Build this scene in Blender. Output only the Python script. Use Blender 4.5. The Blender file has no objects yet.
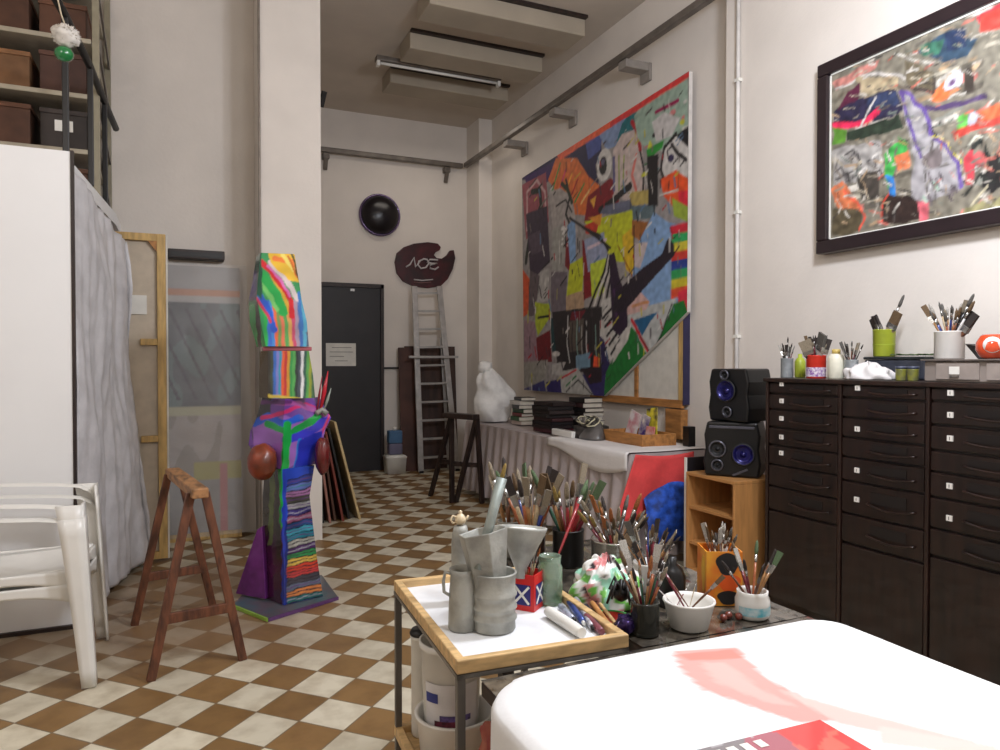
import bpy, math, random
from mathutils import Vector, Matrix, noise
PI=math.pi
random.seed(7)
C=bpy.context.scene.collection
# ------------------------------------------------------------------ camera
H=1.37; YAW=math.radians(24); F=719.0; PITCH=math.radians(0.985)
sc=bpy.context.scene
cd=bpy.data.cameras.new('camera'); cam=bpy.data.objects.new('camera',cd); C.objects.link(cam)
cd.sensor_width=36; cd.lens=36*F/1000; cam.location=(0,0,H); cd.clip_start=.05
cam.rotation_euler=(PI/2-PITCH,0,-YAW); sc.camera=cam
# ------------------------------------------------------------------ world, lamps, exposure
w=bpy.data.worlds.new('world'); sc.world=w; w.use_nodes=True
w.node_tree.nodes['Background'].inputs[0].default_value=(.9,.85,.8,1)
w.node_tree.nodes['Background'].inputs[1].default_value=.05
def area(name,loc,size,sy,power,col,rot=(0,0,0)):
    l=bpy.data.lights.new(name,'AREA'); l.shape='RECTANGLE'; l.size=size; l.size_y=sy; l.energy=power; l.color=col
    o=bpy.data.objects.new(name,l); C.objects.link(o); o.location=loc; o.rotation_euler=rot; return o
def lamp(name,loc,power,col,r=.2):
    l=bpy.data.lights.new(name,'POINT'); l.energy=power; l.color=col; l.shadow_soft_size=r
    o=bpy.data.objects.new(name,l); C.objects.link(o); o.location=loc; return o
lamp('unseen_lamp',(2.05,1.45,3.05),124,(.93,.98,1.09),.18)
lamp('unseen_lamp',(1.0,.75,2.75),40,(.96,.99,1.04),.18)  # unseen fill added low over the near table to brighten the sheet
lamp('unseen_lamp',(-1.2,2.1,3.0),24,(1,.94,.88),.22)  # unseen fill added beside the white panel to brighten it
area('unseen_lamp',(2.6,7.9,4.2),1.2,.3,5,(1,.9,.8))  # weak unseen light for the back wall; no lit fitting there
sc.view_settings.view_transform='Standard'; sc.view_settings.look='None'
sc.view_settings.gamma=1; sc.view_settings.use_curve_mapping=False; sc.view_settings.exposure=.64
# ------------------------------------------------------------------ helpers
def s2l(c):
    c=c/255
    return c/12.92 if c<=.04045 else ((c+.055)/1.055)**2.4
def rgb(r,g,b): return (s2l(r),s2l(g),s2l(b),1)
def ray(px,py):
    rx=(px-500)/F; uy=(375-py)/F
    dy=math.cos(PITCH)+uy*math.sin(PITCH); dz=-math.sin(PITCH)+uy*math.cos(PITCH)
    c,s=math.cos(YAW),math.sin(YAW)
    return Vector((rx*c+dy*s,-rx*s+dy*c,dz))
def onX(px,py,X): d=ray(px,py); return Vector((0,0,H))+d*(X/d.x)
def onY(px,py,Y): d=ray(px,py); return Vector((0,0,H))+d*(Y/d.y)
def onZ(px,py,Z): d=ray(px,py); return Vector((0,0,H))+d*((Z-H)/d.z)
def nt(m): return m.node_tree.nodes,m.node_tree.links
def mat(name,col,rough=.6,metal=0,var=.08,scale=12,bump=0,bscale=60,coat=0,spec=.5,trans=0,alpha=1,stretch=None,col2=None):
    m=bpy.data.materials.new(name); m.use_nodes=True; n,l=nt(m); b=n['Principled BSDF']
    b.inputs['Roughness'].default_value=rough; b.inputs['Metallic'].default_value=metal
    b.inputs['Coat Weight'].default_value=coat; b.inputs['Transmission Weight'].default_value=trans
    b.inputs['Specular IOR Level'].default_value=spec; b.inputs['Alpha'].default_value=alpha
    tc=n.new('ShaderNodeTexCoord'); mp=n.new('ShaderNodeMapping'); l.new(tc.outputs['Object'],mp.inputs[0])
    if stretch: mp.inputs['Scale'].default_value=stretch
    nz=n.new('ShaderNodeTexNoise'); nz.inputs['Scale'].default_value=scale; nz.inputs['Detail'].default_value=5
    l.new(mp.outputs[0],nz.inputs['Vector'])
    mx=n.new('ShaderNodeMix'); mx.data_type='RGBA'
    c=rgb(*col)
    c2=rgb(*col2) if col2 else tuple(max(0,x*(1-var*2.2)) for x in c[:3])+(1,)
    mx.inputs[6].default_value=c; mx.inputs[7].default_value=c2
    rp=n.new('ShaderNodeMapRange'); rp.inputs[1].default_value=.38; rp.inputs[2].default_value=.66
    l.new(nz.outputs['Fac'],rp.inputs[0]); l.new(rp.outputs[0],mx.inputs[0]); l.new(mx.outputs[2],b.inputs['Base Color'])
    if bump:
        n2=n.new('ShaderNodeTexNoise'); n2.inputs['Scale'].default_value=bscale; n2.inputs['Detail'].default_value=3
        l.new(mp.outputs[0],n2.inputs['Vector'])
        bp=n.new('ShaderNodeBump'); bp.inputs['Strength'].default_value=bump; bp.inputs['Distance'].default_value=.01
        l.new(n2.outputs['Fac'],bp.inputs['Height']); l.new(bp.outputs[0],b.inputs['Normal'])
    return m
def attr_mat(name,rough=.5,bump=0,coat=0):
    m=bpy.data.materials.new(name); m.use_nodes=True; n,l=nt(m); b=n['Principled BSDF']
    a=n.new('ShaderNodeAttribute'); a.attribute_name='paint'; l.new(a.outputs['Color'],b.inputs['Base Color'])
    b.inputs['Roughness'].default_value=rough; b.inputs['Coat Weight'].default_value=coat
    if bump:
        tc=n.new('ShaderNodeTexCoord'); n2=n.new('ShaderNodeTexNoise'); n2.inputs['Scale'].default_value=50
        l.new(tc.outputs['Object'],n2.inputs['Vector']); bp=n.new('ShaderNodeBump'); bp.inputs['Strength'].default_value=bump
        bp.inputs['Distance'].default_value=.01; l.new(n2.outputs['Fac'],bp.inputs['Height']); l.new(bp.outputs[0],b.inputs['Normal'])
    return m
class MB:
    def __init__(s): s.v=[];s.f=[];s.m=[];s.sm=[];s.cur=0
    def add(s,vs,fs,smooth=False):
        o=len(s.v); s.v+=[tuple(x) for x in vs]
        for f in fs: s.f.append([i+o for i in f]); s.m.append(s.cur); s.sm.append(smooth)
    def box(s,x0,x1,y0,y1,z0,z1,M=None):
        vs=[Vector((x,y,z)) for z in (z0,z1) for y in (y0,y1) for x in (x0,x1)]
        if M: vs=[M@v for v in vs]
        s.add(vs,[(0,2,3,1),(4,5,7,6),(0,1,5,4),(2,6,7,3),(0,4,6,2),(1,3,7,5)]); return s
    def bar(s,p,q,w,h,up=(0,0,1),w2=None,h2=None):
        p=Vector(p);q=Vector(q);d=(q-p).normalized();up=Vector(up)
        if abs(d.dot(up))>.98: up=Vector((0,1,0))
        a=d.cross(up).normalized();b=a.cross(d).normalized()
        w2=w if w2 is None else w2; h2=h if h2 is None else h2
        vs=[c+a*sx*ww/2+b*sy*hh/2 for c,ww,hh in((p,w,h),(q,w2,h2)) for sx,sy in((-1,-1),(1,-1),(1,1),(-1,1))]
        s.add(vs,[(0,1,2,3),(7,6,5,4),(0,4,5,1),(1,5,6,2),(2,6,7,3),(3,7,4,0)]); return s
    def tube(s,pts,r,n=10,closed=False):
        pts=[Vector(p) for p in pts]; k=len(pts)
        rs=r if isinstance(r,(list,tuple)) else [r]*k
        vs=[];up=None
        for i,p in enumerate(pts):
            if closed: t=(pts[(i+1)%k]-pts[i-1]).normalized()
            else: t=(pts[min(i+1,k-1)]-pts[max(i-1,0)]).normalized()
            if up is None: up=Vector((0,0,1)) if abs(t.z)<.9 else Vector((1,0,0))
            a=t.cross(up)
            if a.length<1e-4: a=t.cross(Vector((0,1,0)))
            a.normalize(); b=a.cross(t).normalized(); up=b
            for j in range(n):
                an=2*PI*j/n; vs.append(p+(a*math.cos(an)+b*math.sin(an))*rs[i])
        fs=[]
        for i in range(k if closed else k-1):
            i2=(i+1)%k
            for j in range(n): fs.append((i*n+j,i*n+(j+1)%n,i2*n+(j+1)%n,i2*n+j))
        s.add(vs,fs,True)
        if not closed:
            o=len(s.v)-len(vs)
            s.f.append([o+j for j in range(n)][::-1]);s.m.append(s.cur);s.sm.append(False)
            s.f.append([o+(k-1)*n+j for j in range(n)]);s.m.append(s.cur);s.sm.append(False)
        return s
    def lathe(s,prof,c=(0,0,0),n=28,M=None,sx=1,sy=1):
        c=Vector(c);vs=[]
        for r,z in prof:
            for j in range(n):
                an=2*PI*j/n; v=Vector((r*math.cos(an)*sx,r*math.sin(an)*sy,z))
                if M: v=M@v
                vs.append(v+c)
        fs=[(i*n+j,i*n+(j+1)%n,(i+1)*n+(j+1)%n,(i+1)*n+j) for i in range(len(prof)-1) for j in range(n)]
        s.add(vs,fs,True)
        o=len(s.v)-len(vs)
        if prof[0][0]>1e-4: s.f.append([o+j for j in range(n)][::-1]);s.m.append(s.cur);s.sm.append(False)
        if prof[-1][0]>1e-4: s.f.append([o+(len(prof)-1)*n+j for j in range(n)]);s.m.append(s.cur);s.sm.append(False)
        return s
    def prism(s,poly,fn,t0,t1):      # poly 2-D, fn(u,v,t)->world
        k=len(poly); vs=[fn(u,v,t0) for u,v in poly]+[fn(u,v,t1) for u,v in poly]
        s.add(vs,[tuple(range(k))[::-1],tuple(range(k,2*k))]+[(i,(i+1)%k,k+(i+1)%k,k+i) for i in range(k)]); return s
    def grid(s,fn,nu,nv,smooth=True):
        vs=[fn(i/nu,j/nv) for j in range(nv+1) for i in range(nu+1)]
        s.add(vs,[(j*(nu+1)+i,j*(nu+1)+i+1,(j+1)*(nu+1)+i+1,(j+1)*(nu+1)+i) for j in range(nv) for i in range(nu)],smooth); return s
    def ball(s,c,rx,ry=None,rz=None,n=16,jit=0):
        ry=ry or rx; rz=rz or rx; c=Vector(c); vs=[]
        for i in range(n//2+1):
            th=PI*i/(n//2)
            for j in range(n):
                an=2*PI*j/n; v=Vector((math.sin(th)*math.cos(an),math.sin(th)*math.sin(an),math.cos(th)))
                k=1+jit*noise.noise(v*2.3+c*5)
                vs.append(c+Vector((v.x*rx*k,v.y*ry*k,v.z*rz*k)))
        s.add(vs,[(i*n+j,(i+1)*n+j,(i+1)*n+(j+1)%n,i*n+(j+1)%n) for i in range(n//2) for j in range(n)],True); return s
    def build(s,name,m,parent=None,bevel=0,solid=0,sub=0,local=None):
        me=bpy.data.meshes.new(name)
        vs=s.v
        if parent is not None and parent.get('_o') is not None:
            o0=Vector(parent['_o']); vs=[Vector(x)-o0 for x in vs]
        me.from_pydata([tuple(x) for x in vs],[],s.f)
        for mm in (m if isinstance(m,(list,tuple)) else [m]): me.materials.append(mm)
        for i,p in enumerate(me.polygons): p.material_index=s.m[i]; p.use_smooth=s.sm[i]
        me.validate(); me.update()
        o=bpy.data.objects.new(name,me); C.objects.link(o)
        if parent is not None:
            o.parent=parent
            if parent.get('_o') is not None: pass
        if solid: d=o.modifiers.new('t','SOLIDIFY'); d.thickness=solid; d.offset=0
        if bevel: d=o.modifiers.new('b','BEVEL'); d.width=bevel; d.segments=2; d.limit_method='ANGLE'; d.angle_limit=.7
        if sub: d=o.modifiers.new('s','SUBSURF'); d.levels=sub; d.render_levels=sub
        return o
def tag(o,label,cat,group=None,kind=None):
    o['label']=label; o['category']=cat
    if group: o['group']=group
    if kind: o['kind']=kind
    return o
def thing(name,label,cat,loc=(0,0,0),group=None):
    # parts are modelled in room coordinates; build() makes them relative to this empty
    o=bpy.data.objects.new(name,None); C.objects.link(o); o.location=loc; o['_o']=tuple(loc); o.empty_display_size=.05
    return tag(o,label,cat,group)
def struct(o): o['kind']='structure'; return o
def sub(mb,name,m,part,**k):     # a sub-part of a part that sits at its thing's origin
    r=part.parent; root=r
    o=mb.build(name,m,None,**k)
    if root is not None and root.get('_o') is not None:
        o0=Vector(root['_o'])
        for v in o.data.vertices: v.co-=o0
    o.parent=part; return o
def paint(o,fn):
    me=o.data; a=me.color_attributes.new('paint','FLOAT_COLOR','POINT')
    for i,v in enumerate(me.vertices): a.data[i].color=fn(v.co)
def inpoly(x,y,P):
    r=False; j=len(P)-1
    for i in range(len(P)):
        xi,yi=P[i];xj,yj=P[j]
        if (yi>y)!=(yj>y) and x<(xj-xi)*(y-yi)/(yj-yi)+xi: r=not r
        j=i
    return r
def segd(x,y,a,b):
    dx,dy=b[0]-a[0],b[1]-a[1]; L=dx*dx+dy*dy
    t=0 if L==0 else max(0,min(1,((x-a[0])*dx+(y-a[1])*dy)/L))
    return math.hypot(x-a[0]-t*dx,y-a[1]-t*dy)
class Art:      # ordered list of painted shapes: ('p',col,poly) ('s',col,width,path) ('e',col,cx,cy,rx,ry)
    def __init__(s,base,wob=0,mott=.12,ms=.08,wf=7): s.L=[];s.base=base;s.wob=wob;s.mott=mott;s.ms=ms;s.wf=wf
    def p(s,c,*pts): s.L.append(('p',c,pts,min(q[0] for q in pts),max(q[0] for q in pts),min(q[1] for q in pts),max(q[1] for q in pts)))
    def s(s_,c,w,*pts): s_.L.append(('s',c,pts,min(q[0] for q in pts)-w,max(q[0] for q in pts)+w,min(q[1] for q in pts)-w,max(q[1] for q in pts)+w,w/2))
    def e(s,c,cx,cy,rx,ry): s.L.append(('e',c,(cx,cy,rx,ry),cx-rx,cx+rx,cy-ry,cy+ry))
    def conv(s,f):  # photo pixels -> surface coordinates
        M=[]
        for e in s.L:
            if e[0]=='e':
                cx,cy,rx,ry=e[2]; c=f(cx,cy); rx=abs(f(cx+rx,cy)[0]-c[0]); ry=abs(f(cx,cy+ry)[1]-c[1])
                M.append(('e',e[1],(c[0],c[1],rx,ry),c[0]-rx,c[0]+rx,c[1]-ry,c[1]+ry))
            else:
                q=[f(*a) for a in e[2]]; w=0
                if e[0]=='s':
                    a=e[2][0]; w=abs(f(a[0],a[1]+e[7])[1]-q[0][1])
                xs=[a[0] for a in q];ys=[a[1] for a in q]
                M.append((e[0],e[1],q,min(xs)-w,max(xs)+w,min(ys)-w,max(ys)+w,w))
        s.L=M; return s
    def col(s,x,y,h=0):
        if h:
            q=[s.col1(x+a*h,y+b_*h) for a,b_ in ((-.33,-.12),(.12,-.33),(.33,.12),(-.12,.33))]
            return tuple(sum(c[i] for c in q)/4 for i in range(4))
        return s.col1(x,y)
    def col1(s,x,y):
        if s.wob:
            n=noise.noise_vector(Vector((x*s.wf,y*s.wf,1.3))); x+=n.x*s.wob; y+=n.y*s.wob
        c=s.base
        for e in s.L:
            if e[3]<=x<=e[4] and e[5]<=y<=e[6]:
                if e[0]=='p':
                    if inpoly(x,y,e[2]): c=e[1]
                elif e[0]=='s':
                    P=e[2]
                    if any(segd(x,y,P[i],P[i+1])<=e[7] for i in range(len(P)-1)): c=e[1]
                else:
                    a,b,rx,ry=e[2]
                    if ((x-a)/rx)**2+((y-b)/ry)**2<=1: c=e[1]
        k=1+s.mott*noise.noise(Vector((x/s.ms,y/s.ms,3)))*2
        return tuple(max(0,min(1,s2l(q)*k)) for q in c)+(1,)
# ------------------------------------------------------------------ materials
WALL=mat('plaster',(228,220,211),.85,var=.03,scale=2.5,bump=.12,bscale=35)
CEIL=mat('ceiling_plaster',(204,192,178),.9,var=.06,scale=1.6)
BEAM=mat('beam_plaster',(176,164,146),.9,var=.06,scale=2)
PANELW=mat('white_panel',(236,236,236),.55,var=.015,scale=2)
BLACK=mat('black_paint',(22,20,20),.45,var=.1)
DKDOOR=mat('dark_door',(34,30,32),.5,var=.15,scale=5)
PIPE=mat('grey_pipe',(120,112,104),.45,metal=.3,var=.15,scale=8)
STEEL=mat('steel',(165,162,158),.35,metal=.85,var=.1,scale=20)
TIN=mat('paint_grimed_zinc',(172,172,164),.55,metal=.2,var=.18,scale=14,bump=.3,bscale=40,col2=(132,132,126))
ALU=mat('aluminium',(188,184,180),.35,metal=.6,var=.1)
PINE=mat('pine',(208,172,108),.55,var=.16,scale=6,stretch=(6,6,1))
PINEH=mat('tray_pine',(216,180,126),.5,var=.16,scale=7,stretch=(2,8,8))
ORANGEW=mat('orange_pine',(186,128,70),.55,var=.2,scale=5,stretch=(6,1,6))
SHELFW=mat('beech_board',(190,136,80),.5,var=.12,scale=4,stretch=(8,1,1))
OLDW=mat('old_wood',(112,66,42),.6,var=.3,scale=8,stretch=(4,4,1),bump=.2,bscale=40)
OLDT=mat('worn_wood_top',(172,124,80),.6,var=.3,scale=9,stretch=(4,1,4),bump=.2,bscale=40)
DARKW=mat('dark_stained_wood',(48,34,30),.5,var=.25,scale=6,stretch=(4,4,1))
CAB=mat('cabinet_dark_wood',(36,20,15),.4,var=.3,scale=4,stretch=(1,6,1),coat=.15)
CABR=mat('cabinet_recess',(20,13,12),.5)
CABE=mat('cabinet_rail_wood',(44,26,20),.4,var=.3,scale=4,stretch=(1,6,1),coat=.15)
BROWNB=mat('brown_board',(70,46,36),.6,var=.25,scale=3,stretch=(5,5,1))
WPLAST=mat('white_plastic',(232,230,224),.32,var=.03,scale=6,coat=.2)
PAPER=mat('paper',(232,230,222),.8,var=.04)
CREAM=mat('raw_canvas',(214,210,200),.85,var=.05,bump=.1,bscale=200)
CLOTH=mat('table_cloth',(184,172,170),.85,var=.1,scale=5,bump=.2,bscale=60)
CLOTHW=mat('white_cloth',(226,222,220),.85,var=.05,scale=5,bump=.2)
REDC=mat('red_cloth',(228,74,74),.8,var=.1,scale=8,bump=.2)
BLUEC=mat('blue_cloth',(40,90,200),.7,var=.3,scale=20,bump=.3)
MUD=mat('dusty_black_glass',(52,48,44),.12,var=.5,scale=22,coat=.6,col2=(112,104,92))
GLASS=mat('clear_glass',(225,235,230),.05,var=.02,trans=.85)
DGLASS=mat('dark_glass',(70,72,66),.1,var=.2,trans=.35)
SPK=mat('speaker_black',(10,10,12),.35,var=.1)
SPKG=mat('speaker_grille',(20,20,23),.6,var=.2,scale=90)
SPKB=mat('speaker_blue_cone',(34,32,100),.25,metal=.4,var=.3,scale=25)
SILV=mat('silver_plastic',(100,100,110),.3,metal=.6,var=.1)
LABELM=mat('label_plate',(236,232,224),.5,var=.03)
INK=mat('ink',(30,28,30),.6,var=.1)
def film(name,col,alpha,sc=14,al2=None):
    m=mat(name,col,.4,var=.09,scale=sc,bump=.4,bscale=sc*1.6); n,l=nt(m); b=n['Principled BSDF']
    b.inputs['Alpha'].default_value=alpha; return m
FILM=film('plastic_sheet',(216,214,216),.93,9)
FILM2=film('plastic_wrap',(220,218,216),.26,14)
PAINTM=attr_mat('painted_canvas',.55,.15)
PAINTG=attr_mat('glossy_paint',.22,.05,.4)
# floor tiles laid at 45 degrees
def floor_mat():
    m=bpy.data.materials.new('checker_tiles'); m.use_nodes=True; n,l=nt(m); b=n['Principled BSDF']
    tc=n.new('ShaderNodeTexCoord'); mp=n.new('ShaderNodeMapping'); l.new(tc.outputs['Object'],mp.inputs[0])
    return m,n,l,b,mp
def make_floor():
    m,n,l,b,mp=floor_mat()
    sp=n.new('ShaderNodeSeparateXYZ'); l.new(mp.outputs[0],sp.inputs[0])
    def M(op,a,b2=None,c=None):
        q=n.new('ShaderNodeMath'); q.operation=op
        for i,x in enumerate((a,b2,c)):
            if x is None: continue
            if isinstance(x,(int,float)): q.inputs[i].default_value=x
            else: l.new(x,q.inputs[i])
        return q.outputs[0]
    dx=M('SUBTRACT',sp.outputs[0],.5475); dy=M('SUBTRACT',sp.outputs[1],3.5087)
    i=M('DIVIDE',M('SUBTRACT',dx,dy),.28284); j=M('DIVIDE',M('MULTIPLY',M('ADD',dx,dy),-1),.28284)
    fi=M('FLOOR',i); fj=M('FLOOR',j); par=M('FLOORED_MODULO',M('ADD',fi,fj),2)
    def edge(a): 
        f=M('FRACT',a); return M('MINIMUM',f,M('SUBTRACT',1,f))
    gr=M('LESS_THAN',M('MINIMUM',edge(i),edge(j)),.014)
    wn=n.new('ShaderNodeTexWhiteNoise'); cb=n.new('ShaderNodeCombineXYZ'); l.new(fi,cb.inputs[0]); l.new(fj,cb.inputs[1]); l.new(cb.outputs[0],wn.inputs['Vector'])
    mx=n.new('ShaderNodeMix'); mx.data_type='RGBA'; l.new(par,mx.inputs[0]); mx.inputs[6].default_value=rgb(214,206,184); mx.inputs[7].default_value=rgb(136,104,62)
    hs=n.new('ShaderNodeHueSaturation'); l.new(mx.outputs[2],hs.inputs['Color']); l.new(M('MULTIPLY_ADD',wn.outputs['Value'],.22,.88),hs.inputs['Value'])
    nz=n.new('ShaderNodeTexNoise'); nz.inputs['Scale'].default_value=9; nz.inputs['Detail'].default_value=6; l.new(mp.outputs[0],nz.inputs['Vector'])
    n3=n.new('ShaderNodeTexNoise'); n3.inputs['Scale'].default_value=1.1; n3.inputs['Detail'].default_value=3; l.new(mp.outputs[0],n3.inputs['Vector'])
    m2=n.new('ShaderNodeMix'); m2.data_type='RGBA'; m2.blend_type='MULTIPLY'
    l.new(M('MULTIPLY',M('SUBTRACT',nz.outputs['Fac'],.42),1.5),m2.inputs[0]); l.new(hs.outputs[0],m2.inputs[6]); m2.inputs[7].default_value=rgb(168,150,124)
    m3=n.new('ShaderNodeMix'); m3.data_type='RGBA'; l.new(gr,m3.inputs[0]); l.new(m2.outputs[2],m3.inputs[6]); m3.inputs[7].default_value=rgb(120,104,80)
    # dried dirt patch where the sculpture and sawhorse stand
    vd=n.new('ShaderNodeVectorMath'); vd.operation='DISTANCE'; l.new(mp.outputs[0],vd.inputs[0]); vd.inputs[1].default_value=(-.05,4.35,0)
    dirt=n.new('ShaderNodeMapRange'); dirt.inputs[1].default_value=1.15; dirt.inputs[2].default_value=.45
    l.new(M('ADD',vd.outputs['Value'],M('MULTIPLY',M('SUBTRACT',n3.outputs['Fac'],.5),1.6)),dirt.inputs[0])
    m4=n.new('ShaderNodeMix'); m4.data_type='RGBA'; l.new(M('MULTIPLY',dirt.outputs[0],.72),m4.inputs[0]); l.new(m3.outputs[2],m4.inputs[6]); m4.inputs[7].default_value=rgb(128,100,72)
    m3=m4
    l.new(m3.outputs[2],b.inputs['Base Color']); b.inputs['Roughness'].default_value=.42
    struct(MB().box(-3,5,-2.5,9.2,-.1,0).build('floor',m))
make_floor()
# ------------------------------------------------------------------ room shell
XR=3.70; XN=3.52; YB=9.0; YL=6.15; ZC=4.5
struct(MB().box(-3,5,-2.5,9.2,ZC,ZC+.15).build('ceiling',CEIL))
b=MB(); b.box(.8,4,YB,YB+.2,0,ZC); struct(b.build('wall_back',WALL))
b=MB(); b.box(XR,XR+.2,-2.5,9,0,ZC); b.box(XN,XR,8.57,9,0,ZC); b.box(XN,XR,-2.5,4.0,0,ZC); struct(b.build('wall_right',WALL))
b=MB(); b.box(-3,1.0,YL,YB+.2,0,ZC); struct(b.build('wall_left',WALL))
struct(MB().box(.56,1.0,5.63,YL,0,ZC).build('wall_pillar',WALL))
struct(MB().box(-3.2,-3,-2.5,YL,0,ZC).build('wall_side',WALL))
struct(MB().box(-3,4,-2.7,-2.5,0,ZC).build('wall_front',WALL))
# mezzanine boxed in white
b=MB(); b.box(-2.98,-.5,4.27,4.31,0,2.45); b.prism([(-2.98,4.312),(-.505,4.312),(-.40,5.7),(-.40,YL-.01),(-2.98,YL-.01)],lambda u,v,s:(u,v,s),2.33,2.41)
struct(b.build('wall_mezzanine',PANELW))
struct(MB().box(-.505,-.49,4.265,4.30,.02,2.455).build('trim_1',DARKW))
struct(MB().box(-2.98,-.51,4.25,4.27,0,.02).build('panel_shadow_strip',DARKW))  # dark strip stands in for the shadow line under the panel
# ceiling beams
for k,(x0,x1,y) in enumerate(((1.9,3.38,5.69),(2.0,3.40,6.57),(2.05,3.42,7.45))):
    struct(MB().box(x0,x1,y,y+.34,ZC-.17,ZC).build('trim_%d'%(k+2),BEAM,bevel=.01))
    struct(MB().box(x0,x1,y-.05,y-.002,ZC-.025,ZC).build('trim_%d'%(k+5),DARKW))  # dark strip stands in for the shadow gap where beam meets ceiling
# fluorescent fitting on the ceiling, switched off
t=thing('fluorescent_fitting','slim unlit strip light fitting hanging between the ceiling beams','ceiling light',(2.45,7.03,ZC))
MB().box(1.79,3.13,6.99,7.09,ZC-.15,ZC-.10).build('housing',PIPE,t,bevel=.008)
MB().tube([(1.83,7.02,ZC-.17),(3.09,7.02,ZC-.17)],.014).build('tube',WPLAST,t)
for x in (1.81,3.11): MB().box(x-.015,x+.015,7.0,7.06,ZC-.20,ZC-.14).build('lamp_holder',WPLAST,t)
for x in (2.1,2.85): MB().tube([(x,7.04,ZC-.1),(x,7.04,ZC)],.008).build('hanger',PIPE,t)
# door
d=struct(MB().box(1.40,2.33,YB-.04,YB-.002,0,2.31).build('door_1',DKDOOR,bevel=.004))
b=MB(); b.box(1.34,1.40,YB-.06,YB-.001,0,2.36); b.box(2.33,2.37,YB-.06,YB-.001,0,2.36); b.box(1.34,2.37,YB-.06,YB-.001,2.31,2.36)
struct(b.build('trim_8',DARKW))
MB().tube([(1.47,YB-.04,1.05),(1.47,YB-.09,1.05),(1.58,YB-.09,1.05)],.011).build('door_handle',STEEL,d)
# notice
p0=onY(326,343,YB-.05); p1=onY(356,366,YB-.05)
n_=MB().box(p0.x,p1.x,YB-.045,YB-.042,p1.z,p0.z).build('paper_notice',PAPER)
tag(n_,'sheet of white paper with printed lines taped on the dark door','notice')
b=MB()
for k,(a,c) in enumerate(((.2,.85),(.12,.9),(.12,.6),(.3,.72))):
    z=p0.z-.05-k*.055; b.box(p0.x+(p1.x-p0.x)*a,p0.x+(p1.x-p0.x)*c,YB-.0465,YB-.0455,z-.008,z)
b.build('printing',mat('faded_print',(150,146,140),.8),n_)
q=onY(352,290,YB-.05); o=MB().box(q.x-.02,q.x+.03,YB-.06,YB-.041,q.z-.015,q.z+.015).build('door_closer_catch',STEEL,d)
# cable on the back wall beside the door
z=onY(390,368,YB).z
tag(MB().box(2.38,2.60,YB-.03,YB-.002,z-.012,z+.012).build('cable_trunking',BLACK,bevel=.003),'short black horizontal trunking on the back wall between door and brown boards','trunking')
# pipes along the walls
BRK=mat('painted_bracket',(150,142,134),.6)
t=thing('wall_pipe','long grey metal pipe rising along the right wall above the big painting','pipe',(3.45,6,3.95))
b=MB(); b.box(3.42,3.48,2.0,8.86,3.93,3.99); b.build('rail',PIPE,t,bevel=.01)
for px,py in ((628,58),(557,115),(510,152)):
    pt=onX(px,py,3.5); b=MB(); b.box(3.44,XR-.002,pt.y-.06,pt.y+.06,3.86,3.93); b.box(XR-.03,XR-.002,pt.y-.07,pt.y+.07,3.78,3.93); b.build('bracket',BRK,t,bevel=.006)
t=thing('wall_pipe','grey metal pipe running level along the back wall above the door','pipe',(2.3,8.9,3.95))
MB().box(1.0,3.42,8.87,8.93,3.93,3.99).build('rail',PIPE,t,bevel=.01)
for px in (326,447):
    pt=onY(px,165,8.93); b=MB(); b.box(pt.x-.04,pt.x+.04,8.9,YB-.001,3.86,3.93); b.bar((pt.x,8.92,3.87),(pt.x,YB-.01,3.74),.05,.03); b.build('bracket',PIPE,t,bevel=.006)
tag(MB().tube([(3.50,3.86,ZC),(3.50,3.86,.02)],.014,8).build('conduit',mat('painted_conduit',(226,222,218),.6)),'thin vertical white conduit on the right wall left of the framed painting','conduit')
b=MB(); 
for z in (1.55,2.4,3.3): b.box(3.485,3.52,3.84,3.88,z-.01,z+.012)
q=bpy.data.objects['conduit']; b.build('pipe_clip',PAPER,q)
tag(MB().tube([(.548,5.60,ZC),(.548,5.60,.02)],.009,8).build('conduit',mat('pillar_tube_grey',(150,140,130),.6)),'thin vertical grey tube running down the edge of the white pillar','conduit')  # thin grey tube along the pillar edge
q=onX(324,92,1.0)
tag(MB().bar((1.01,5.67,q.z-.05),(1.03,5.63,q.z+.06),.03,.03).build('wall_hook',BLACK),'small black hook high on the corner of the white pillar','hook')
# ------------------------------------------------------------------ big painting on the right wall
def draped_plane(name,X,poly,artv,mt,parent,thick=.03,cell=.016,noclip=()):
    ys=[p[0] for p in poly]; zs=[p[1] for p in poly]
    import bmesh
    y0,y1,z0,z1=min(ys),max(ys),min(zs),max(zs)
    nu=int((y1-y0)/cell); nv=int((z1-z0)/cell)
    b=MB(); b.grid(lambda u,v:(X,y1-(y1-y0)*u,z0+(z1-z0)*v),nu,nv,False)
    o=b.build(name,mt,None)
    bm=bmesh.new(); bm.from_mesh(o.data)
    k=len(poly); area2=sum(poly[i][0]*poly[(i+1)%k][1]-poly[(i+1)%k][0]*poly[i][1] for i in range(k))
    sgn=1 if area2>0 else -1
    for i in range(k):
        a=poly[i];c=poly[(i+1)%k]
        nrm=Vector((0,(c[1]-a[1])*sgn,-(c[0]-a[0])*sgn))
        if nrm.length<1e-6: continue
        bmesh.ops.bisect_plane(bm,geom=bm.verts[:]+bm.edges[:]+bm.faces[:],plane_co=(X,a[0],a[1]),plane_no=nrm,clear_outer=True)
    bm.to_mesh(o.data); bm.free()
    paint(o,lambda co:artv.col(co.y,co.z,cell*1.1))
    o.parent=parent
    if parent.get('_o') is not None:
        o0=Vector(parent['_o'])
        for v in o.data.vertices: v.co-=o0
    return o
XP=3.60
def PP(px,py): q=onX(px,py,XP); return (q.y,q.z)
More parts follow.
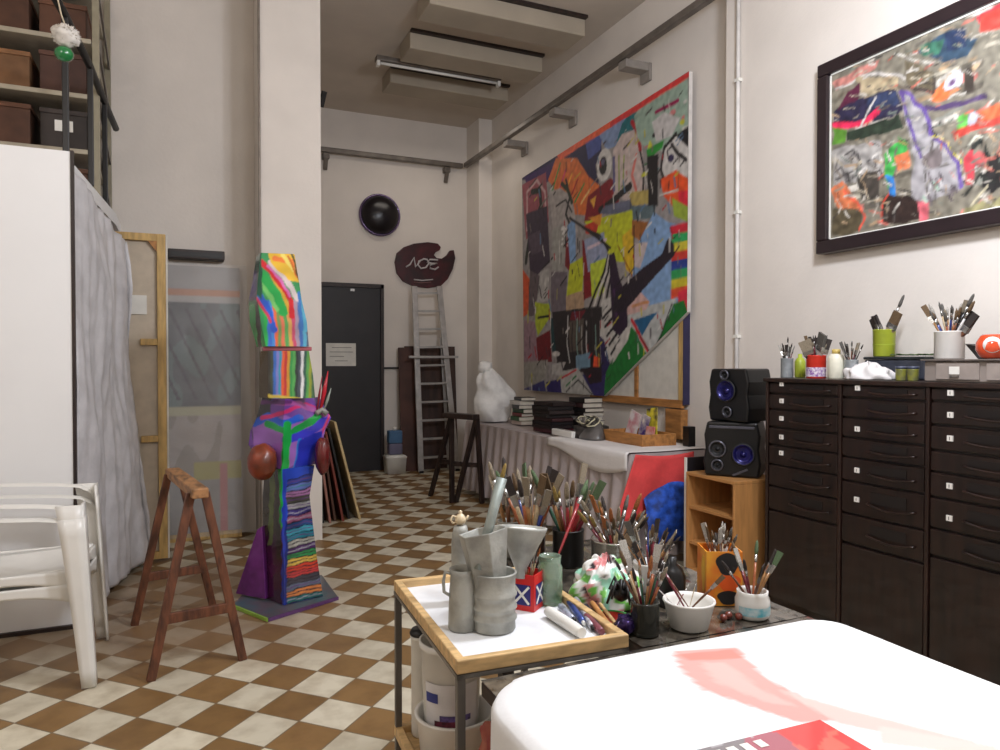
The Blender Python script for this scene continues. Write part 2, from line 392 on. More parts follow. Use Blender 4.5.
W_=(200,194,188);K=(28,24,28);NV=(28,24,66);GY=(120,112,112);LI=(190,196,40);SB=(128,160,200);RD=(170,28,38);OR=(228,84,36);GR=(28,120,48);PK=(206,130,140)
A=Art((150,144,142),.006,.16,.05)
A.p(NV,(520,180),(600,120),(602,160),(598,185),(570,196),(556,168),(540,180))
A.p((60,34,92),(524,178),(556,160),(552,180),(530,190))
A.p((70,84,150),(585,140),(604,128),(600,150),(588,160)); A.p((126,146,182),(598,132),(644,102),(634,138),(606,150))
A.p((22,104,112),(630,112),(646,98),(632,135),(616,142),(622,124))
A.p((150,78,88),(522,185),(546,172),(549,222),(526,240)); A.s((196,160,160),3,(527,230),(527,192),(537,180),(545,192),(546,222))
A.s((28,40,32),6,(532,192),(540,190),(541,206),(534,222),(529,240),(526,262))
A.p((216,112,52),(548,180),(556,158),(577,158),(588,176),(600,186),(588,216),(572,214))
for k in range(7):
    c=[(60,150,70),(214,60,110),(240,170,60),(170,40,40),(60,150,70),(230,190,120),(214,60,110)][k]
    A.s(c,2.4,(551+k*6,196+k*1.5),(560+k*6,164+k*5))
A.p((168,160,156),(549,192),(560,188),(572,196),(578,232),(553,232)); A.s(K,3.5,(566,180),(570,196),(566,214),(572,230)); A.s(K,2,(556,206),(566,200),(572,212)); A.s((40,52,36),5,(562,184),(568,190),(572,202))
A.p((128,22,34),(588,196),(610,178),(622,186),(618,206),(584,224)); A.p((220,160,60),(590,200),(596,196),(594,208))
A.e((206,202,196),604,165,8,16); A.e(K,603,166,4,9); A.e((90,84,110),603,162,2,3)
A.p((196,178,172),(613,150),(622,134),(640,128),(642,150),(645,196),(628,202),(614,196))
A.s(RD,5,(632,122),(638,132),(640,150)); A.s((214,120,110),4,(636,155),(632,175),(636,190))
A.s((140,160,50),2,(619,156),(619,190)); A.s((140,160,50),2,(624,156),(623,188)); A.s(K,3,(640,152),(644,170),(643,190)); A.s((90,84,130),4,(614,158),(614,190))
A.p((150,172,156),(634,116),(646,98),(688,72),(688,140),(668,150),(650,152),(638,140))
for k in range(26):
    x=642+random.random()*44; y=max(80,150-(x-634)*1.05)+random.random()*46
    A.e(random.choice([K,(196,196,60),(40,110,110),(200,196,190),(60,110,70),(196,120,120),(70,130,150)]),x,y,1.5+random.random()*2.5,1+random.random()*3)
A.s((150,24,80),4,(656,112),(668,106),(678,100)); A.p((196,192,190),(652,122),(664,112),(680,118),(672,136),(656,142))
A.p((40,140,50),(646,150),(664,140),(662,148),(652,156),(648,160)); A.p(K,(647,156),(658,154),(658,206),(648,206))
A.p((206,202,198),(662,150),(676,134),(688,142),(688,176),(672,184),(662,176)); A.s(K,4,(676,134),(664,148),(661,170),(664,180)); A.s(K,4,(672,144),(678,154),(686,160)); A.e((50,40,80),671,158,3,4); A.p(K,(676,136),(688,126),(688,148))
A.p(OR,(660,180),(676,170),(688,178),(688,206),(676,210),(664,196)); A.p((220,40,60),(678,192),(688,190),(688,210),(680,212))
A.s(W_,2,(660,195),(678,190))
A.s(K,7,(600,210),(614,200),(630,186)); A.p((100,104,124),(604,206),(628,200),(650,206),(650,216),(600,214))
A.p((180,160,90),(628,192),(648,190),(648,204),(632,206))
A.p((92,110,116),(630,206),(656,206),(654,218),(632,220))
A.p(LI,(584,222),(632,210),(634,240),(628,262),(612,262),(602,240)); A.p((214,176,40),(622,236),(634,226),(634,276),(626,270))
A.p((196,60,40),(584,226),(600,218),(596,234),(586,234)); A.p((214,140,50),(588,218),(602,214),(600,226))
A.p((156,96,46),(632,220),(650,222),(652,236),(642,242),(632,236))
A.p(SB,(640,240),(654,212),(668,222),(684,226),(684,302),(650,306),(630,290),(634,262)); A.p((196,180,180),(634,244),(648,242),(640,268),(634,266))
A.p((150,170,60),(672,198),(688,206),(688,222),(674,216)); 
for k,c in enumerate([(206,40,60),(40,160,90),(210,196,60),(206,60,50),(40,60,140),(50,160,90),(206,190,50),(220,80,50)]):
    A.p(c,(671,226+k*9),(688,222+k*9),(688,232+k*9),(671,236+k*9))
A.p((214,44,70),(678,292),(688,288),(688,318),(678,320)); 
A.p((60,48,64),(526,214),(547,206),(550,262),(536,276),(530,270)); A.p((84,70,84),(528,236),(540,230),(544,250),(532,256))
A.p((206,84,44),(522,268),(530,280),(530,312),(522,318)); A.p((96,84,88),(530,270),(540,276),(534,316),(528,316))
A.p((176,172,168),(540,272),(549,268),(549,300),(537,304)); A.p((158,156,150),(552,230),(562,224),(568,250),(562,270),(552,270))
A.p((110,100,108),(551,272),(567,272),(566,312),(551,312)); A.p((120,24,34),(566,240),(572,250),(570,272),(565,266))
A.p(SB,(567,226),(575,218),(576,262),(570,264)); A.p(LI,(570,264),(584,256),(582,300),(566,300)); A.p((180,150,120),(566,296),(584,290),(584,310),(566,312))
for k in range(16): A.e((220,216,212),562+random.random()*6,226+random.random()*20,1,1.2)
A.p((130,24,34),(582,240),(588,242),(592,296),(584,300)); A.p((150,158,186),(584,240),(604,232),(608,262),(588,272)); A.s((214,190,200),3,(588,248),(606,240)); A.s(K,3,(584,228),(600,236),(608,250))
A.p((190,206,60),(590,264),(606,258),(604,292),(592,300)); A.s(K,3,(570,218),(590,232),(610,248))
for k in range(5): A.s([K,W_][k%2],3.4,(588+k*4,312),(596+k*3,290),(604+k*2,272),(608+k,256))
A.p((172,184,44),(535,302),(549,304),(551,316),(538,336),(535,324)); A.s(K,2.5,(538,318),(549,316))
A.p((150,120,130),(524,320),(535,322),(538,362),(524,362)); A.p((112,22,30),(536,338),(550,330),(552,362),(538,362))
A.p((26,60,64),(550,318),(562,316),(562,350),(552,352)); A.p((40,34,36),(552,312),(602,306),(602,372),(558,372)); A.p((84,74,66),(568,322),(584,318),(582,350),(570,352)); A.p((110,20,36),(572,312),(586,310),(580,320),(570,320))
for k in range(8): A.s([(196,194,190),K,(120,150,140),(150,146,140)][k%4],1.8,(568+k*4.6,316+(k*7)%11),(567+k*4.8,344),(570+k*4.5,362+(k*5)%8))
A.e(W_,556,354,4,2.5); A.p((110,140,160),(576,356),(590,352),(590,368),(576,370)); A.p((228,80,40),(594,356),(600,358),(599,368),(593,368))
A.p((150,146,138),(524,362),(548,360),(544,390),(524,386)); A.p((60,56,110),(522,390),(544,380),(546,392)); A.p((46,36,96),(546,382),(606,370),(604,398),(548,396))
A.p((176,174,168),(560,372),(578,368),(594,396),(562,396)); A.s((196,40,50),2,(562,378),(576,370)); A.s((40,110,60),2,(566,386),(576,376)); A.s(K,1.6,(566,392),(578,380),(592,394)); A.p((176,172,168),(552,364),(566,362),(560,376),(552,374))
A.p((36,20,30),(580,368),(602,366),(602,382),(590,384))
A.p((196,192,186),(602,300),(616,296),(630,322),(622,346),(606,366),(600,340)); 
for k in range(6): A.s(K,3.2,(603+k*2,318+k*9),(612+k*2,308+k*8)); 
A.p((40,30,80),(600,336),(604,340),(612,372),(602,376))
A.p((24,112,44),(604,398),(606,372),(628,330),(640,316),(684,300),(688,312),(688,322),(650,352))
A.p((180,182,180),(624,318),(648,306),(676,298),(668,318),(652,352),(646,354),(636,332)); A.p((30,90,130),(634,320),(658,312),(650,322),(642,336)); A.s((196,30,44),4,(632,320),(640,336),(648,352)); A.s(K,1.5,(640,336),(650,354),(660,338),(672,304))
A.p((206,168,162),(624,316),(626,300),(640,292),(650,302),(646,310)); A.s((200,140,96),3,(632,306),(648,302)); A.p(W_,(616,346),(632,322),(628,340),(612,364))
A.p((34,24,38),(669,241),(673,246),(672,256),(652,270),(622,304),(614,306),(616,296),(640,272),(664,256)); A.p((44,26,50),(609,256),(614,252),(620,280),(627,300),(628,326),(620,336),(613,330),(611,300)); A.s((70,36,80),3,(614,290),(617,318))
A.s((40,16,20),1.6,(634,226),(634,276)); A.s((140,60,20),1.4,(618,246),(634,280))
A.p((34,24,38),(668,238),(674,244),(674,256),(655,276),(624,312),(612,312),(616,292),(642,268),(662,254))
rn=random.Random(77)
for k in range(240):
    x=526+rn.random()*156; top=180-(x-522)*.64; bot=392 if x<604 else 392-(x-604)*1.0
    y=top+6+rn.random()*max(1,bot-top-10); 
    if 636<x<672 and 245<y<300: continue
    c=rn.choice([K,K,K,(208,204,198),(208,204,198),(60,50,56),(170,30,44),(190,180,60),(90,120,150),(120,110,104)])
    a_=rn.choice([1.5,1.3,-.7,-.6,1.6]); L_=3+rn.random()*11
    A.s(c,.8+rn.random()*1.5,(x,y),(x+math.cos(a_)*L_*.6,y+math.sin(a_)*L_))
A.p((236,98,60),(556,154),(688,72),(688,78),(560,160)); A.p((214,60,60),(610,122),(690,70),(690,76),(610,128))
PV=[PP(522,178),PP(689,71),PP(687,312),PP(604,396),PP(524,390)]
A.conv(PP)
t=thing('large_painting','huge colourful abstract painting in torn shapes on the right wall','painting',(3.6,6,1.1))
draped_plane('painted_canvas',XP,PV,A,PAINTM,t,cell=.0125)
b=MB(); b.prism(PV,lambda u,v,s:(s,u,v),XP+.002,XP+.035); b.build('canvas_support',mat('white_canvas_edge',(228,222,216),.8),t)
# stretched canvas with bare wood under it
t=thing('bare_stretcher','unpainted canvas in an orange pine stretcher showing under the large painting','canvas',(3.64,5,1.1))
y0=PP(520,0)[0]; 
ya=onX(592,395,3.66).y; yb=onX(684,405,3.66).y; z0=onX(684,406,3.66).z; z1=onX(684,300,3.66).z
MB().box(3.652,3.668,yb,ya,z0,z1).build('canvas',CREAM,t)
b=MB(); b.box(3.637,3.665,yb,ya,z0-.02,z0+.045); b.build('lower_rail',ORANGEW,t,bevel=.003)
ym=onX(637,370,3.65).y
MB().box(3.638,3.652,ym-.025,ym+.025,z0+.045,z1).build('centre_bar',ORANGEW,t,bevel=.003)
MB().box(3.637,3.666,yb-.01,yb+.045,z0+.045,z1).build('side_bar',PINE,t,bevel=.003)
MB().box(3.637,3.70,yb-.02,yb-.012,z0+.01,3.55).build('edge_strip',mat('dark_edge',(50,46,80),.6),t)
t=tag(MB().box(3.62,3.69,yb-.012,yb+.19,.76,z0-.03).build('wooden_post',ORANGEW,bevel=.004),'wide orange wooden board standing on the table end below the painting corner','board')
# ------------------------------------------------------------------ framed painting
XF=3.47
def FP(px,py): q=onX(px,py,XF); return (q.y,q.z)
a=FP(831,75); c=FP(831,240)
YF1=a[0]; ZF1=(a[1]+FP(990,10)[1])/2; ZF0=(c[1]+FP(1000,212)[1])/2; YF0=YF1-1.6
ZF1=a[1]; ZF0=c[1]
A=Art((130,124,110),.02,.34,.035,11)
for k in range(70):
    x=832+random.random()*190; y=10+random.random()*220
    A.s(random.choice([(186,178,160),(120,112,96),(96,90,80),(176,150,120),(206,200,190),(140,140,130),(196,120,110)]),3+random.random()*5,(x,y),(x+10+random.random()*18,y-3-random.random()*9))
A.p((214,60,70),(975,16),(1040,-20),(1040,24),(985,30)); A.p((206,70,60),(980,14),(1005,4),(1005,28),(982,32))
A.p((54,76,96),(917,52),(950,30),(980,38),(968,56),(946,62)); A.p((60,110,90),(920,46),(944,40),(940,54),(922,56)); A.p((40,54,84),(944,34),(966,28),(968,44),(948,52))
A.p((196,130,120),(832,82),(880,58),(876,68),(834,92)); A.s(W_,2.5,(834,90),(870,74),(900,74),(930,84)); A.s((120,110,96),4,(838,96),(880,82),(920,92))
A.s((200,196,186),2,(894,54),(916,62),(936,62)); A.p((176,160,130),(856,78),(898,76),(898,92),(860,94))
A.p((44,40,66),(835,112),(850,100),(897,90),(904,112),(880,120),(835,128)); A.p((90,34,60),(848,92),(860,84),(858,98),(838,112)); A.p((50,60,90),(866,98),(898,92),(900,104),(868,108))
A.p((220,44,84),(833,124),(866,118),(880,106),(882,112),(868,124),(834,131)); A.p((44,56,44),(846,132),(900,114),(904,128),(846,142)); A.p((90,140,50),(832,130),(846,130),(844,144),(832,144))
for k in range(4): A.s((226,220,216),2.2,(861+k*4,126-k*7),(864+k*4,119-k*7))
A.p((164,160,156),(832,150),(880,140),(884,176),(836,186)); 
for k in range(14):
    x=834+random.random()*44;y=148+random.random()*34; A.s(random.choice([(210,206,200),(100,96,96),(70,66,66)]),1.8,(x,y),(x+7,y-6),(x+10,y+3))
A.p((70,64,58),(856,176),(878,170),(880,196),(862,200))
A.p((210,120,80),(832,190),(844,180),(858,200),(862,214),(834,206)); A.p((90,80,60),(832,210),(848,206),(862,214),(860,230),(846,236),(832,236)); A.s((226,90,70),2,(846,190),(858,204),(864,218),(860,230))
A.p((70,170,80),(884,152),(904,140),(908,152),(896,160),(888,190),(884,176)); A.p((214,120,80),(894,156),(908,150),(910,166),(896,170)); A.p((50,120,190),(884,176),(892,178),(898,194),(892,196)); A.p((60,150,70),(898,138),(908,144),(904,150))
A.p((50,36,32),(881,200),(890,194),(918,196),(920,218),(906,226),(884,222)); A.s((226,80,60),2,(883,222),(882,204),(890,194)); A.p((206,100,110),(918,198),(930,196),(928,218),(920,224))
A.p((226,120,70),(932,90),(944,80),(958,92),(946,100),(930,100)); A.e((214,206,216),953,82,9,9); A.e((120,90,130),952,84,3,3); A.p((64,56,50),(964,70),(974,64),(974,92),(962,94))
A.p((196,70,60),(950,130),(986,112),(1010,106),(1010,118),(956,138)); A.p((226,110,70),(976,112),(1000,104),(1010,112),(980,120)); A.p((100,180,80),(955,118),(964,114),(966,126),(956,128)); A.e((180,180,190),970,120,5,6)
A.s((84,66,104),5,(926,108),(950,106),(984,98)); A.p((110,100,80),(905,62),(934,70),(934,92),(908,84)); A.s((60,50,50),2.5,(906,86),(932,92),(934,76))
A.p((162,158,160),(900,92),(908,94),(926,112),(930,132),(944,140),(958,162),(960,190),(930,204),(912,196),(914,164),(908,130)); A.e((120,110,110),934,160,10,9)
A.s((104,82,150),4,(901,93),(912,96),(926,114),(932,136)); A.s((104,82,150),4,(934,142),(948,146),(958,164),(960,188)); A.s((104,82,150),3,(901,94),(908,116),(914,140),(922,158)); A.s((214,200,80),1.5,(932,138),(948,142),(962,164))
for k in range(16):
    x=914+random.random()*40;y=170+random.random()*34; A.s(random.choice([(200,198,196),(110,100,104),(150,180,160),(80,70,76)]),2,(x,y),(x+3,y+8))
A.p((200,70,80),(964,160),(972,150),(974,186),(964,186)); A.s((40,44,40),4,(972,150),(982,140),(990,160),(1000,152)); A.p((36,34,34),(986,160),(1012,150),(1012,180),(992,196),(984,186)); A.e((190,90,90),979,160,7,9); A.s((206,206,190),2.5,(970,146),(976,138),(986,138)); A.s((40,44,40),3,(966,196),(980,176),(996,182)); A.s((200,190,160),2,(972,204),(990,186))
A.p((150,144,104),(966,206),(1010,194),(1010,214),(960,216)); A.p((60,56,44),(944,222),(1012,206),(1012,216),(946,232))
rn=random.Random(5)
for k in range(60):
    x=1004+rn.random()*190; y=-90+rn.random()*290; q=[(x+rn.uniform(-16,16),y+rn.uniform(-9,9)) for i in range(4)]
    A.p(rn.choice([(214,70,60),(70,90,110),(60,54,50),(196,188,176),(110,150,90),(190,120,80),(120,100,150),(90,84,80)]),*q)
for k in range(160):
    x=1000+rn.random()*200; y=-90+rn.random()*290; A.s(rn.choice([(206,200,190),(60,56,54),(150,140,124),(200,110,96),(110,120,110)]),.8+rn.random()*2,(x,y),(x+rn.uniform(4,16),y+rn.uniform(-8,5)))
for k in range(330):
    x=831+rn.random()*172; y=22+rn.random()*200
    c=rn.choice([(206,200,190),(196,188,176),(90,84,80),(60,56,54),(150,140,124),(180,170,150),(120,112,104),(200,110,96),(110,120,110),(176,150,120)])
    a_=rn.uniform(-.7,.15) if y<130 else rn.uniform(-1.6,1.6); L_=3+rn.random()*9
    A.s(c,.6+rn.random()*1.6,(x,y),(x+math.cos(a_)*L_,y+math.sin(a_)*L_))
A.s((104,82,150),2.4,(901,93),(912,96),(926,114),(932,136)); A.s((104,82,150),2.4,(934,142),(948,146),(958,164),(960,188))
for k in range(4): A.s((230,224,220),2.2,(861+k*4,126-k*7),(864+k*4,119-k*7))
A.conv(FP)
t=thing('framed_painting','black-framed abstract painting with a violet-edged figure on the right wall','painting',(3.48,2.2,ZF0-.08))
draped_plane('painted_canvas',XF,[(YF1,ZF0),(YF1,ZF1),(YF0,ZF1),(YF0,ZF0)],A,PAINTM,t,cell=.009)
fw=.075
b=MB()
for (y0_,y1_,z0_,z1_) in ((YF0-fw,YF1+fw,ZF1,ZF1+fw),(YF0-fw,YF1+fw,ZF0-fw,ZF0),(YF1,YF1+fw,ZF0,ZF1),(YF0-fw,YF0,ZF0,ZF1)): b.box(XF-.03,XN-.002,y0_,y1_,z0_,z1_)
b.build('frame',mat('black_frame',(38,26,30),.4,coat=.2),t,bevel=.008)
b=MB()
for (y0_,y1_,z0_,z1_) in ((YF0,YF1,ZF1-.008,ZF1),(YF0,YF1,ZF0,ZF0+.008),(YF1-.008,YF1,ZF0,ZF1)): b.box(XF-.008,XF-.002,y0_,y1_,z0_,z1_)
b.build('inner_slip',PAPER,t)
# ------------------------------------------------------------------ back wall: round mirror, palette sign
c=onY(380,215,YB-.03); r=.265
t=thing('convex_mirror','round dark convex disc with a shiny rim on the back wall','mirror',(c.x,YB-.02,c.z))
Mr=Matrix.Rotation(PI/2,3,'X')
MB().lathe([(r-.02,0),(r-.03,.03),(r*.8,.075),(r*.5,.11),(r*.2,.13),(0,.134)],(c.x,YB-.03,c.z),40,Mr).build('dome',mat('black_gloss',(16,10,16),.3),t)
MB().lathe([(r,0),(r+.004,.02),(r-.006,.045),(r-.028,.04),(r-.03,.0)],(c.x,YB-.005,c.z),40,Mr).build('rim',mat('rim_chrome',(120,104,140),.15,metal=.8),t)
PO=[(395,262),(397,253),(404,247),(414,243.5),(428,242),(438,243.5),(441,247),(440,250),(436,252),(434,255),(437,258),(442,258.5),(447,255),(450,250.5),(454,250),(455.5,258),(453,269),(448,279),(441,286),(428,288),(414,286.5),(403,281),(397,273)]
YS=YB-.04
pw=[(onY(x,y,YS).x,onY(x,y,YS).z) for x,y in PO]
t=thing('palette_sign','dark red palette-shaped sign with white lettering above the ladder','sign',(3.0,YS,2.4))
MB().prism(pw,lambda u,v,s:(u,s,v),YB-.003,YS).build('palette_board',mat('sign_red',(40,14,18),.35,var=.4,scale=5,col2=(80,18,26)),t,bevel=.006)
def stroke(pts,r=.0115): return MB().tube([Vector((onY(x,y,YS-.008).x,YS-.008,onY(x,y,YS-.008).z)) for x,y in pts],r,6)
LW=mat('sign_letter_white',(206,200,200),.4)
for pts in ([(406,267),(410,264.5),(414,257.5),(415.5,267),(420,261)],[(424,259),(419,261),(418,265),(421,268.5),(426,267.5),(429,263),(427,259.5),(423,258.8)],[(438,260),(430,259.5),(427,262),(432,263.5),(437,263.3),(430,265),(430,268.5),(435,269.5),(438.5,267)]):
    stroke(pts).build('letter',LW,t)
b=stroke([(414,279.5),(422,280.5),(433,279.5)],.009); b.build('lower_lettering',LW,t)
stroke([(414,282),(422,282.8),(431,282)],.006).build('lower_lettering',mat('sign_grey',(140,100,98),.5),t)
# ------------------------------------------------------------------ cabinet
XC=3.0; ZT=1.285
def CY(px): return onX(px,400,XC).y
t=thing('drawer_cabinet','long dark wooden cabinet with three columns of labelled drawers along the right wall','cabinet',(3.26,2.4,0))
yL=CY(766); yA=CY(838.5); yB=CY(926); w3=yA-yB
cols=[(yL,yA),(yA,yB),(yB,yB-w3),(yB-w3,yB-2*w3)]
yE=cols[-1][1]
b=MB(); b.box(XC+.02,XN-.01,yE,yL,.05,ZT-.02); b.box(XC+.03,XN-.01,yE+.01,yL-.01,0,.05); b.build('carcass',CAB,t)
MB().box(XC-.012,XN-.01,yE-.01,yL+.012,ZT-.022,ZT).build('top_board',CABE,t,bevel=.004)
for k,(a,c) in enumerate(cols):
    MB().box(XC-.004,XC+.02,a-.018,a,.05,ZT-.022).build('upright',CABE,t,bevel=.003)
MB().box(XC-.004,XC+.02,yE,yE+.018,.05,ZT-.022).build('upright',CABE,t,bevel=.003)
def zc(px,py): return onX(px,py,XC).z
labs=[[zc(784,384),zc(784,401),zc(783,418.5),zc(782,437),zc(782,453)],[zc(858,388),zc(858,429),zc(856,470),zc(855,499)],[zc(954,393),zc(952,415),zc(952,438.5),zc(950,486),zc(949,518)],[]]
divs=[[ZT-.022,zc(784,394),zc(784,410),zc(783,428),zc(783,446),zc(783,466),zc(783,488),zc(783,512)],
      [ZT-.022,zc(857,398),zc(857,418),zc(857,438),zc(857,458),zc(856,482),zc(856,515),zc(856,545)],
      [ZT-.022,zc(952,402),zc(952,426),zc(952,452),zc(952,474),zc(952,500),zc(952,532),zc(950,560)],
      [ZT-.022,1.18,1.09,1.0,.92,.82,.70,.60]]
for k,(a,c) in enumerate(cols):
    D=divs[k]
    for i in range(len(D)-1):
        z1=D[i]-.006; z0=D[i+1]+.006; ya=a-.024; yb=c+.006
        b=MB(); b.cur=0; b.box(XC,XC+.02,yb,ya,z0,z1)
        dr=b.build('drawer',CAB,t,bevel=.004)
        # cup slot: dark recessed lip
        w=ya-yb; hh=z1-z0
        b=MB(); ys=[ya-w*.36-(w*.55)*q/12 for q in range(13)]
        pts=[(XC-.016,y,z0+hh*(.42-.13*math.sin(PI*q/12))) for q,y in enumerate(ys)]
        b.tube([(XC-.001,pts[0][1],pts[0][2])]+pts+[(XC-.001,pts[-1][1],pts[-1][2])],.005,6)
        sub(b,'drawer_pull',CABE,dr)
        b=MB(); b.box(XC-.003,XC+.001,yb+w*.19,ya-w*.38,z0+hh*.44,z0+hh*.8); sub(b,'pull_recess',CABR,dr)
        L=[z for z in labs[k] if z0<z<z1]
        if L:
            b=MB(); yl=ya-w*.19; b.box(XC-.006,XC+.001,yl-.019,yl+.006,L[0]-.012,L[0]+.012); p=sub(b,'number_plate',LABELM,dr)
            b=MB(); b.box(XC-.0075,XC-.0055,yl-.0075,yl-.0055,L[0]-.007,L[0]+.007); sub(b,'number',INK,dr)
    z1=D[-1]-.008
    b=MB(); b.box(XC,XC+.02,c+.006,a-.024,.07,z1); b.build('lower_door',CAB,t,bevel=.005)
# ------------------------------------------------------------------ shelf unit and speakers
XS=2.9; y1=onX(686,470,XS).y; y0=onX(735,480,XS).y; zs=onX(735,482,XS).z
t=thing('shelf_unit','small open orange wooden shelf unit left of the dark cabinet','shelf unit',(3.1,(y0+y1)/2,0))
MB().box(XS,XS+.36,y0,y1,zs-.02,zs).build('top_panel',SHELFW,t,bevel=.003)
MB().box(XS,XS+.36,y0,y0+.02,0,zs-.02).build('side_panel',SHELFW,t,bevel=.003)
MB().box(XS,XS+.36,y1-.02,y1,0,zs-.02).build('side_panel',SHELFW,t,bevel=.003)
MB().box(XS+.34,XS+.36,y0+.02,y1-.02,0,zs-.02).build('back_panel',ORANGEW,t)
for z in (zs-.21,zs-.43,.08): MB().box(XS+.01,XS+.34,y0+.02,y1-.02,z-.018,z).build('shelf_board',SHELFW,t,bevel=.002)
def speaker(lbl,yc,z0,hh,wd,kind,x0):
    t=thing('speaker',lbl,'speaker',(x0+.13,yc,z0))
    P=[(-wd/2,0),(wd/2,0),(wd/2+.012,hh*.25),(wd/2,hh*.5),(wd/2+.008,hh*.75),(wd/2-.01,hh),(-wd/2+.01,hh),(-wd/2-.008,hh*.75),(-wd/2,hh*.5),(-wd/2-.012,hh*.25)]
    MB().prism(P,lambda u,v,s:(s,yc+u,z0+v),x0,x0+.25).build('cabinet_body',SPK,t,bevel=.012)
    def cone(y,z,r,m=SPKB):
        o=MB().lathe([(r,0),(r*1.05,.012),(r*.9,.018),(r*.82,.006),(r*.3,-.01),(r*.28,.006),(0.001,.012)],(x0-.001,y,z),24,Matrix.Rotation(-PI/2,3,'Y')).build('driver_cone',m,t)
        b=MB().tube([(x0-.012,y+math.cos(a)*r,z+math.sin(a)*r) for a in [2*PI*i/24 for i in range(24)]],.006,6,True); sub(b,'driver_ring',SILV if m is not SPKB else SPKG,o)
    t.rotation_euler=(0,0,math.radians(14 if kind=='up' else 38))
    if kind=='up':
        cone(yc+.01,z0+hh*.58,wd*.24); cone(yc-.0,z0+hh*.18,wd*.11,SPKG); cone(yc+.02,z0+hh*.88,wd*.10,SPKG)
    else:
        cone(yc+wd*.26,z0+hh*.5,wd*.15,SPKG); cone(yc-wd*.22,z0+hh*.42,wd*.20); cone(yc+wd*.26,z0+hh*.2,wd*.1,SPKG)
        MB().box(x0-.01,x0,yc-wd*.42,yc+wd*.42,z0+hh*.88,z0+hh*.93).build('trim_strip',SILV,t,bevel=.003)
        b=MB(); b.bar((x0-.012,yc-.01,z0+.01),(x0-.012,yc-wd*.3,z0+.05),.006,.012); b.build('trim_strip',SILV,t)
ym=(y0+y1)/2
speaker('black speaker with several drivers, the lower of the two on the shelf unit',ym,zs+.004,.325,.31,'low',XS+.07)
speaker('black speaker with one blue cone, the upper of the two on the shelf unit',ym-.02,zs+.332,.315,.26,'up',XS+.09)
# ------------------------------------------------------------------ long table with pleated cloth
TX0,TX1,TY0,TY1,TZ=2.77,3.42,4.06,7.1,.75
t=thing('long_table','long table along the right wall under the big painting','table',(3.1,5.6,0))
MB().box(TX0+.03,TX1,TY0+.03,TY1-.03,TZ-.04,TZ-.006).build('tabletop',PINE,t,bevel=.003)
for x in (TX0+.1,TX1-.06):
    for y in (TY0+.12,TY1-.12): MB().box(x-.025,x+.025,y-.025,y+.025,0,TZ-.04).build('leg',PINE,t,bevel=.003)
def skirt():
    b=MB(); path=[]
    n1=220
    # perimeter path: far end, front, near end
    segs=[((TX1,TY1),(TX0,TY1)),((TX0,TY1),(TX0,TY0)),((TX0,TY0),(TX1,TY0))]
    L=[math.dist(*s) for s in segs]; tot=sum(L)
    def at(u):
        d=u*tot
        for s,l in zip(segs,L):
            if d<=l or s is segs[-1]:
                k=min(1,d/l); dx,dy=(s[1][0]-s[0][0])/l,(s[1][1]-s[0][1])/l
                return Vector((s[0][0]+(s[1][0]-s[0][0])*k,s[0][1]+(s[1][1]-s[0][1])*k,0)),Vector((dy,-dx,0))
            d-=l
    def fn(u,v):
        p,nn=at(u); nn=-nn if (p+nn-Vector((3.1,5.6,0))).length<(p-nn-Vector((3.1,5.6,0))).length else nn
        am=.028*(1-v)**.7; ph=u*tot*2*PI/.16+1.3*math.sin(u*9)
        z=.06+(TZ-.06)*v+.012*math.sin(u*31)*(1-v)
        q=p+nn*(am*(1+math.sin(ph))+.004+.02*(1-v)); return (q.x,q.y,z)
    b.grid(fn,420,8); 
    b.box(TX0-.002,TX1,TY0-.002,TY1+.002,TZ-.004,TZ+.004); return b
tag(skirt().build('pleated_tablecloth',CLOTH),'pale mauve-grey pleated cloth hanging to the floor from the long table','tablecloth')
# white cover, red and blue cloth on the near end
def coverfn(u,v):
    x=TX0-.03+.70*u
    y=TY0+1.0*(1-v) if v<.8 else TY0+.2-(v-.8)*0
    return (x,y,TZ+.012)
b=MB()
def cf(u,v):
    # runs over the top, then down over the front (-X) side
    s=u*.85; y=TY0-.012+1.15*v
    if s<.16: x=TX0-.035; z=TZ+.014-(.16-s)*(.75+.35*math.sin(v*5))
    else: x=TX0-.035+(s-.16); z=TZ+.014+.002*math.sin(v*14+u*9)
    return (x,y,z)
b.grid(cf,24,30); tag(b.build('white_table_cover',CLOTHW,solid=.003),'white cloth laid over the near end of the long table','cloth')
def rf(u,v):
    x=TX0-.01+.48*u; z=TZ+.01-.42*v-.02*math.sin(u*3)
    return (x-.17*v*(1-u),TY0-.075-.03*v+.012*math.sin(u*14+v*3)*v,z+.0)
tag(MB().grid(rf,30,16).build('red_cloth',REDC,solid=.004),'bright red cloth hanging over the near end of the long table','cloth')
def bf(u,v):
    x=TX0+.02+.5*u; z=TZ-.28-.40*v+.10*math.sin(PI*u)
    return (x,TY0-.125-.05*math.sin(PI*v)+.02*noise.noise(Vector((u*5,v*5,0))),z)
tag(MB().grid(bf,24,18).build('blue_plastic_bag',BLUEC,solid=.004),'crumpled bright blue plastic bag hanging below the red cloth','bag')
q=onX(684,458,2.9); 
pb=onY(684,457,3.72)
tag(MB().box(pb.x,pb.x+.30,3.69,3.705,.02,pb.z).build('display_board',mat('dark_board',(30,26,30),.5),bevel=.002),'dark upright board with a white edge between red cloth and shelf unit','board')
MB().box(pb.x-.008,pb.x,3.688,3.707,.02,pb.z).build('white_edge',PAPER,bpy.data.objects['display_board'])
pb=onZ(686,450,TZ+.01)
def onT(px,py,z=TZ+.014): return onZ(px,py,z)
